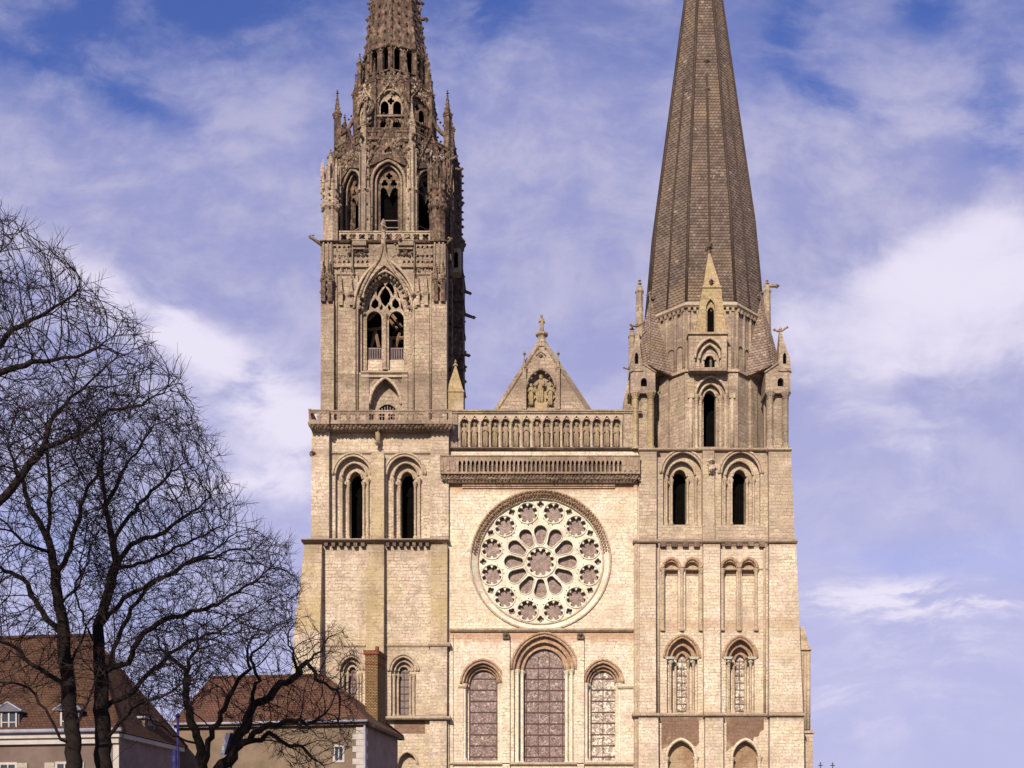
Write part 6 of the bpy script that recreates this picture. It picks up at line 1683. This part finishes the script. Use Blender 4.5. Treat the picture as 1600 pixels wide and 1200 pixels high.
    # fine twigs
    for i in range(nlimb, n):
        if rad[i] > .05: continue
        cnt = twigs if not kids[i] else (1 if rn.random() < .38 else 0)
        for _ in range(cnt):
            t = (pos[i] - pos[par[i]]).normalized()
            v = (t + Vector((rn.uniform(-1, 1), rn.uniform(-1, 1), rn.uniform(-.5, 1.1))) * .65).normalized()
            L = twig_len * rn.uniform(.35, 1.3); p0 = pos[i]
            p1 = p0 + v * L * .5 + Vector((rn.uniform(-1, 1), rn.uniform(-1, 1), rn.uniform(-.3, 1))) * .07
            p2 = p1 + (v + Vector((rn.uniform(-.5, .5), rn.uniform(-.5, .5), rn.uniform(-.1, .7)))).normalized() * L * .5
            cr_.tube([tuple(p0), tuple(p1), tuple(p2)], [tip * .85, tip * .62, tip * .3], 3)
            if rn.random() < .6:
                p3 = p1 + (v + Vector((rn.uniform(-1, 1), rn.uniform(-1, 1), rn.uniform(-.3, .9)))).normalized() * L * .45
                cr_.tube([tuple(p1), tuple(p3)], [tip * .6, tip * .25], 3)
    b = pos[0]; r = empty(name, (b.x, b.y, 0)); tag(r, label, 'tree', group)
    tr_.build('trunk', 'bark', r); cr_.build('crown', 'twig', r)
    print('TREE', name, n, len(cr_.f))
    return r


GT = 'bare trees in front of the houses'
grow('bare_tree', 'tall leafless tree, leftmost of the two dark trunks before the beige house', 47, None,
     [(-1, [(112, 1365), (113, 1270), (116, 1200), (112, 1130), (104, 1040), (98, 980), (86, 900), (76, 830), (78, 760, -.5), (70, 690, -.8)]),
      (0, [(118, 1170), (95, 1155, -.4), (76, 1120, -.8), (58, 1085, -1.0), (30, 1070, -1.3), (-20, 1060, -1.5)]),
      (0, [(100, 990), (72, 965, .4), (50, 930, .8), (36, 905, 1.2), (-10, 880, 1.6)]),
      (0, [(88, 905), (110, 860, -.5), (126, 790, -.8), (150, 740, -1.0), (165, 690, -1.2)]),
      (0, [(78, 840), (50, 800, .5), (30, 740, .9), (10, 690, 1.2)]),
      (0, [(104, 1050), (125, 1000, .6), (150, 960, 1.0), (180, 920, 1.2)]),
      (0, [(112, 1140), (135, 1105, -.7), (150, 1060, -1.2), (175, 1040, -1.5)]),
      (0, [(108, 1075), (60, 1045, -.8), (20, 1010, -1.2), (-30, 990, -1.5)]),
      (0, [(94, 950), (125, 915, 1.0), (140, 870, 1.6)]),
      (0, [(82, 870), (40, 850, -.9), (0, 810, -1.5)])],
     [(-90, 760), (-40, 660), (60, 615), (140, 620), (190, 680), (190, 790), (185, 900), (180, 1000), (175, 1090), (110, 1110), (60, 1080), (20, 1110), (-60, 1110), (-110, 950)], 4800, 3.4, 11, trunk_r=.36, group=GT)
grow('bare_tree', 'tallest leafless tree, right of two close dark trunks, its crown reaching toward the tower', 48.5, None,
     [(-1, [(165, 1365), (163, 1270), (162, 1200), (160, 1120), (157, 1040), (152, 980), (168, 930), (182, 880), (172, 830), (163, 780), (160, 720), (158, 650)]),
      (0, [(166, 1160), (185, 1130, -.4), (210, 1105, -.8), (250, 1090, -1.1), (300, 1060, -1.4)]),
      (0, [(165, 1200), (195, 1170, -.3), (215, 1160, -.8), (255, 1175, -1.2)]),
      (0, [(158, 1060), (185, 1000, .5), (205, 950, .9), (245, 905, 1.3), (300, 880, 1.6), (360, 860, 1.8)]),
      (0, [(182, 882), (205, 850, -.6), (250, 835, -1.0), (300, 800, -1.4), (340, 770, -1.6)]),
      (0, [(160, 1050), (200, 1035, -.5), (225, 985, -.9), (270, 965, -1.3), (340, 945, -1.7), (410, 900, -2.0), (440, 880, -2.2)]),
      (0, [(163, 790), (190, 740, .6), (215, 700, 1.1), (250, 660, 1.5)]),
      (0, [(160, 730), (130, 700, -.6), (115, 650, -1.0)]),
      (0, [(175, 840), (215, 790, 1.0), (265, 740, 1.6), (300, 715, 2.0)]),
      (0, [(156, 1020), (130, 970, .8), (118, 920, 1.3), (125, 880, 1.6)]),
      (0, [(152, 985), (200, 930, -1.0), (260, 900, -1.8), (320, 865, -2.4), (380, 830, -2.8)]),
      (0, [(159, 1110), (215, 1075, 1.0), (255, 1030, 1.7), (300, 1000, 2.2), (350, 985, 2.5)]),
      (0, [(180, 890), (225, 880, 1.2), (290, 850, 2.0), (350, 820, 2.4)])],
     [(110, 620), (190, 612), (262, 632), (300, 665), (325, 712), (352, 768), (395, 812), (438, 858), (470, 915), (450, 985), (400, 1000), (350, 1020), (310, 1090), (260, 1130), (215, 1120), (190, 1060), (175, 960), (130, 880), (118, 760)], 8200, 3.8, 12, trunk_r=.38, group=GT)
grow('bare_tree', 'leafless tree whose limbs reach in over the others from beyond the left edge', 40, None,
     [(-1, [(-230, 1415), (-228, 1250), (-215, 1100), (-190, 960), (-150, 880), (-70, 835), (0, 785), (36, 740), (66, 700), (84, 650), (112, 622), (150, 590)]),
      (0, [(-190, 960), (-110, 940, .6), (-40, 905, .9), (0, 880, 1.1), (35, 845, 1.2), (65, 818, 1.3), (110, 800, 1.5)]),
      (0, [(-150, 880), (-110, 760, -.5), (-60, 650, -.8), (0, 578, -1.0), (60, 565, -1.2), (128, 555, -1.4), (180, 525, -1.5)]),
      (2, [(-60, 650), (-20, 560, .8), (10, 525, 1.0), (60, 495, 1.2), (110, 465, 1.4)]),
      (2, [(-100, 740), (-90, 560, .5), (-50, 450, .8), (-10, 400, 1.0)]),
      (0, [(66, 700), (120, 680, -.5), (170, 645, -.8), (230, 625, -1.0), (270, 610, -1.1)]),
      (0, [(-215, 1100), (-260, 900, .5), (-260, 700, .8), (-220, 500, 1.0)])],
     [(-330, 420), (-150, 320), (-20, 322), (22, 352), (60, 392), (98, 405), (132, 442), (178, 478), (212, 502), (215, 540), (255, 570), (290, 600), (300, 648), (258, 640), (200, 660), (120, 690), (60, 720), (-40, 760), (-200, 780), (-340, 700)], 7000, 3.2, 13, trunk_r=.5, group=GT)
grow('bare_tree', 'shorter knotty pollarded tree standing before the tan house', 60, None,
     [(-1, [(322, 1352), (322, 1260), (318, 1205), (312, 1165), (300, 1125), (290, 1085), (290, 1050), (272, 1030), (250, 1010), (246, 990)]),
      (0, [(292, 1080), (296, 1035), (308, 1010), (310, 985)]),
      (0, [(318, 1205), (325, 1160, -.5), (338, 1130, -.8), (352, 1100, -1), (372, 1062, -1.2), (390, 1045, -1.3), (388, 1020, -1.4), (395, 990, -1.5)]),
      (0, [(322, 1260), (345, 1205, .4), (368, 1165, .6), (384, 1130, .8), (398, 1105, 1.0), (425, 1082, 1.1), (455, 1062, 1.2), (470, 1042, 1.2), (490, 1032, 1.2), (505, 1005, 1.2), (528, 992, 1.2)]),
      (3, [(398, 1105), (402, 1060, -.3), (392, 1030, -.5), (408, 1005, -.6), (432, 990, -.7)]),
      (3, [(455, 1062), (462, 1030, -.3), (448, 1005, -.5), (455, 975, -.6)]),
      (3, [(368, 1165), (420, 1150, -.4), (462, 1165, -.6), (500, 1190, -.8), (520, 1225, -.8)]),
      (3, [(345, 1205), (392, 1150, -.6), (438, 1125, -1), (480, 1130, -1.2), (515, 1110, -1.3)]),
      (3, [(470, 1042), (500, 1065, .4), (525, 1080, .6), (540, 1105, .6)]),
      (0, [(312, 1165), (270, 1150, -.5), (235, 1120, -.8), (212, 1112, -1)])],
     [(205, 1010), (240, 962), (300, 970), (345, 985), (400, 955), (450, 945), (500, 975), (545, 985), (556, 1040), (552, 1120), (530, 1210), (470, 1220), (420, 1180), (340, 1100), (250, 1110), (205, 1090)], 4200, 3.0, 14, step=.26, infl=2.0, kill=.40, trunk_r=.55, tip=.0125, gnarl=.28, twigs=3, twig_len=.6, group=GT)
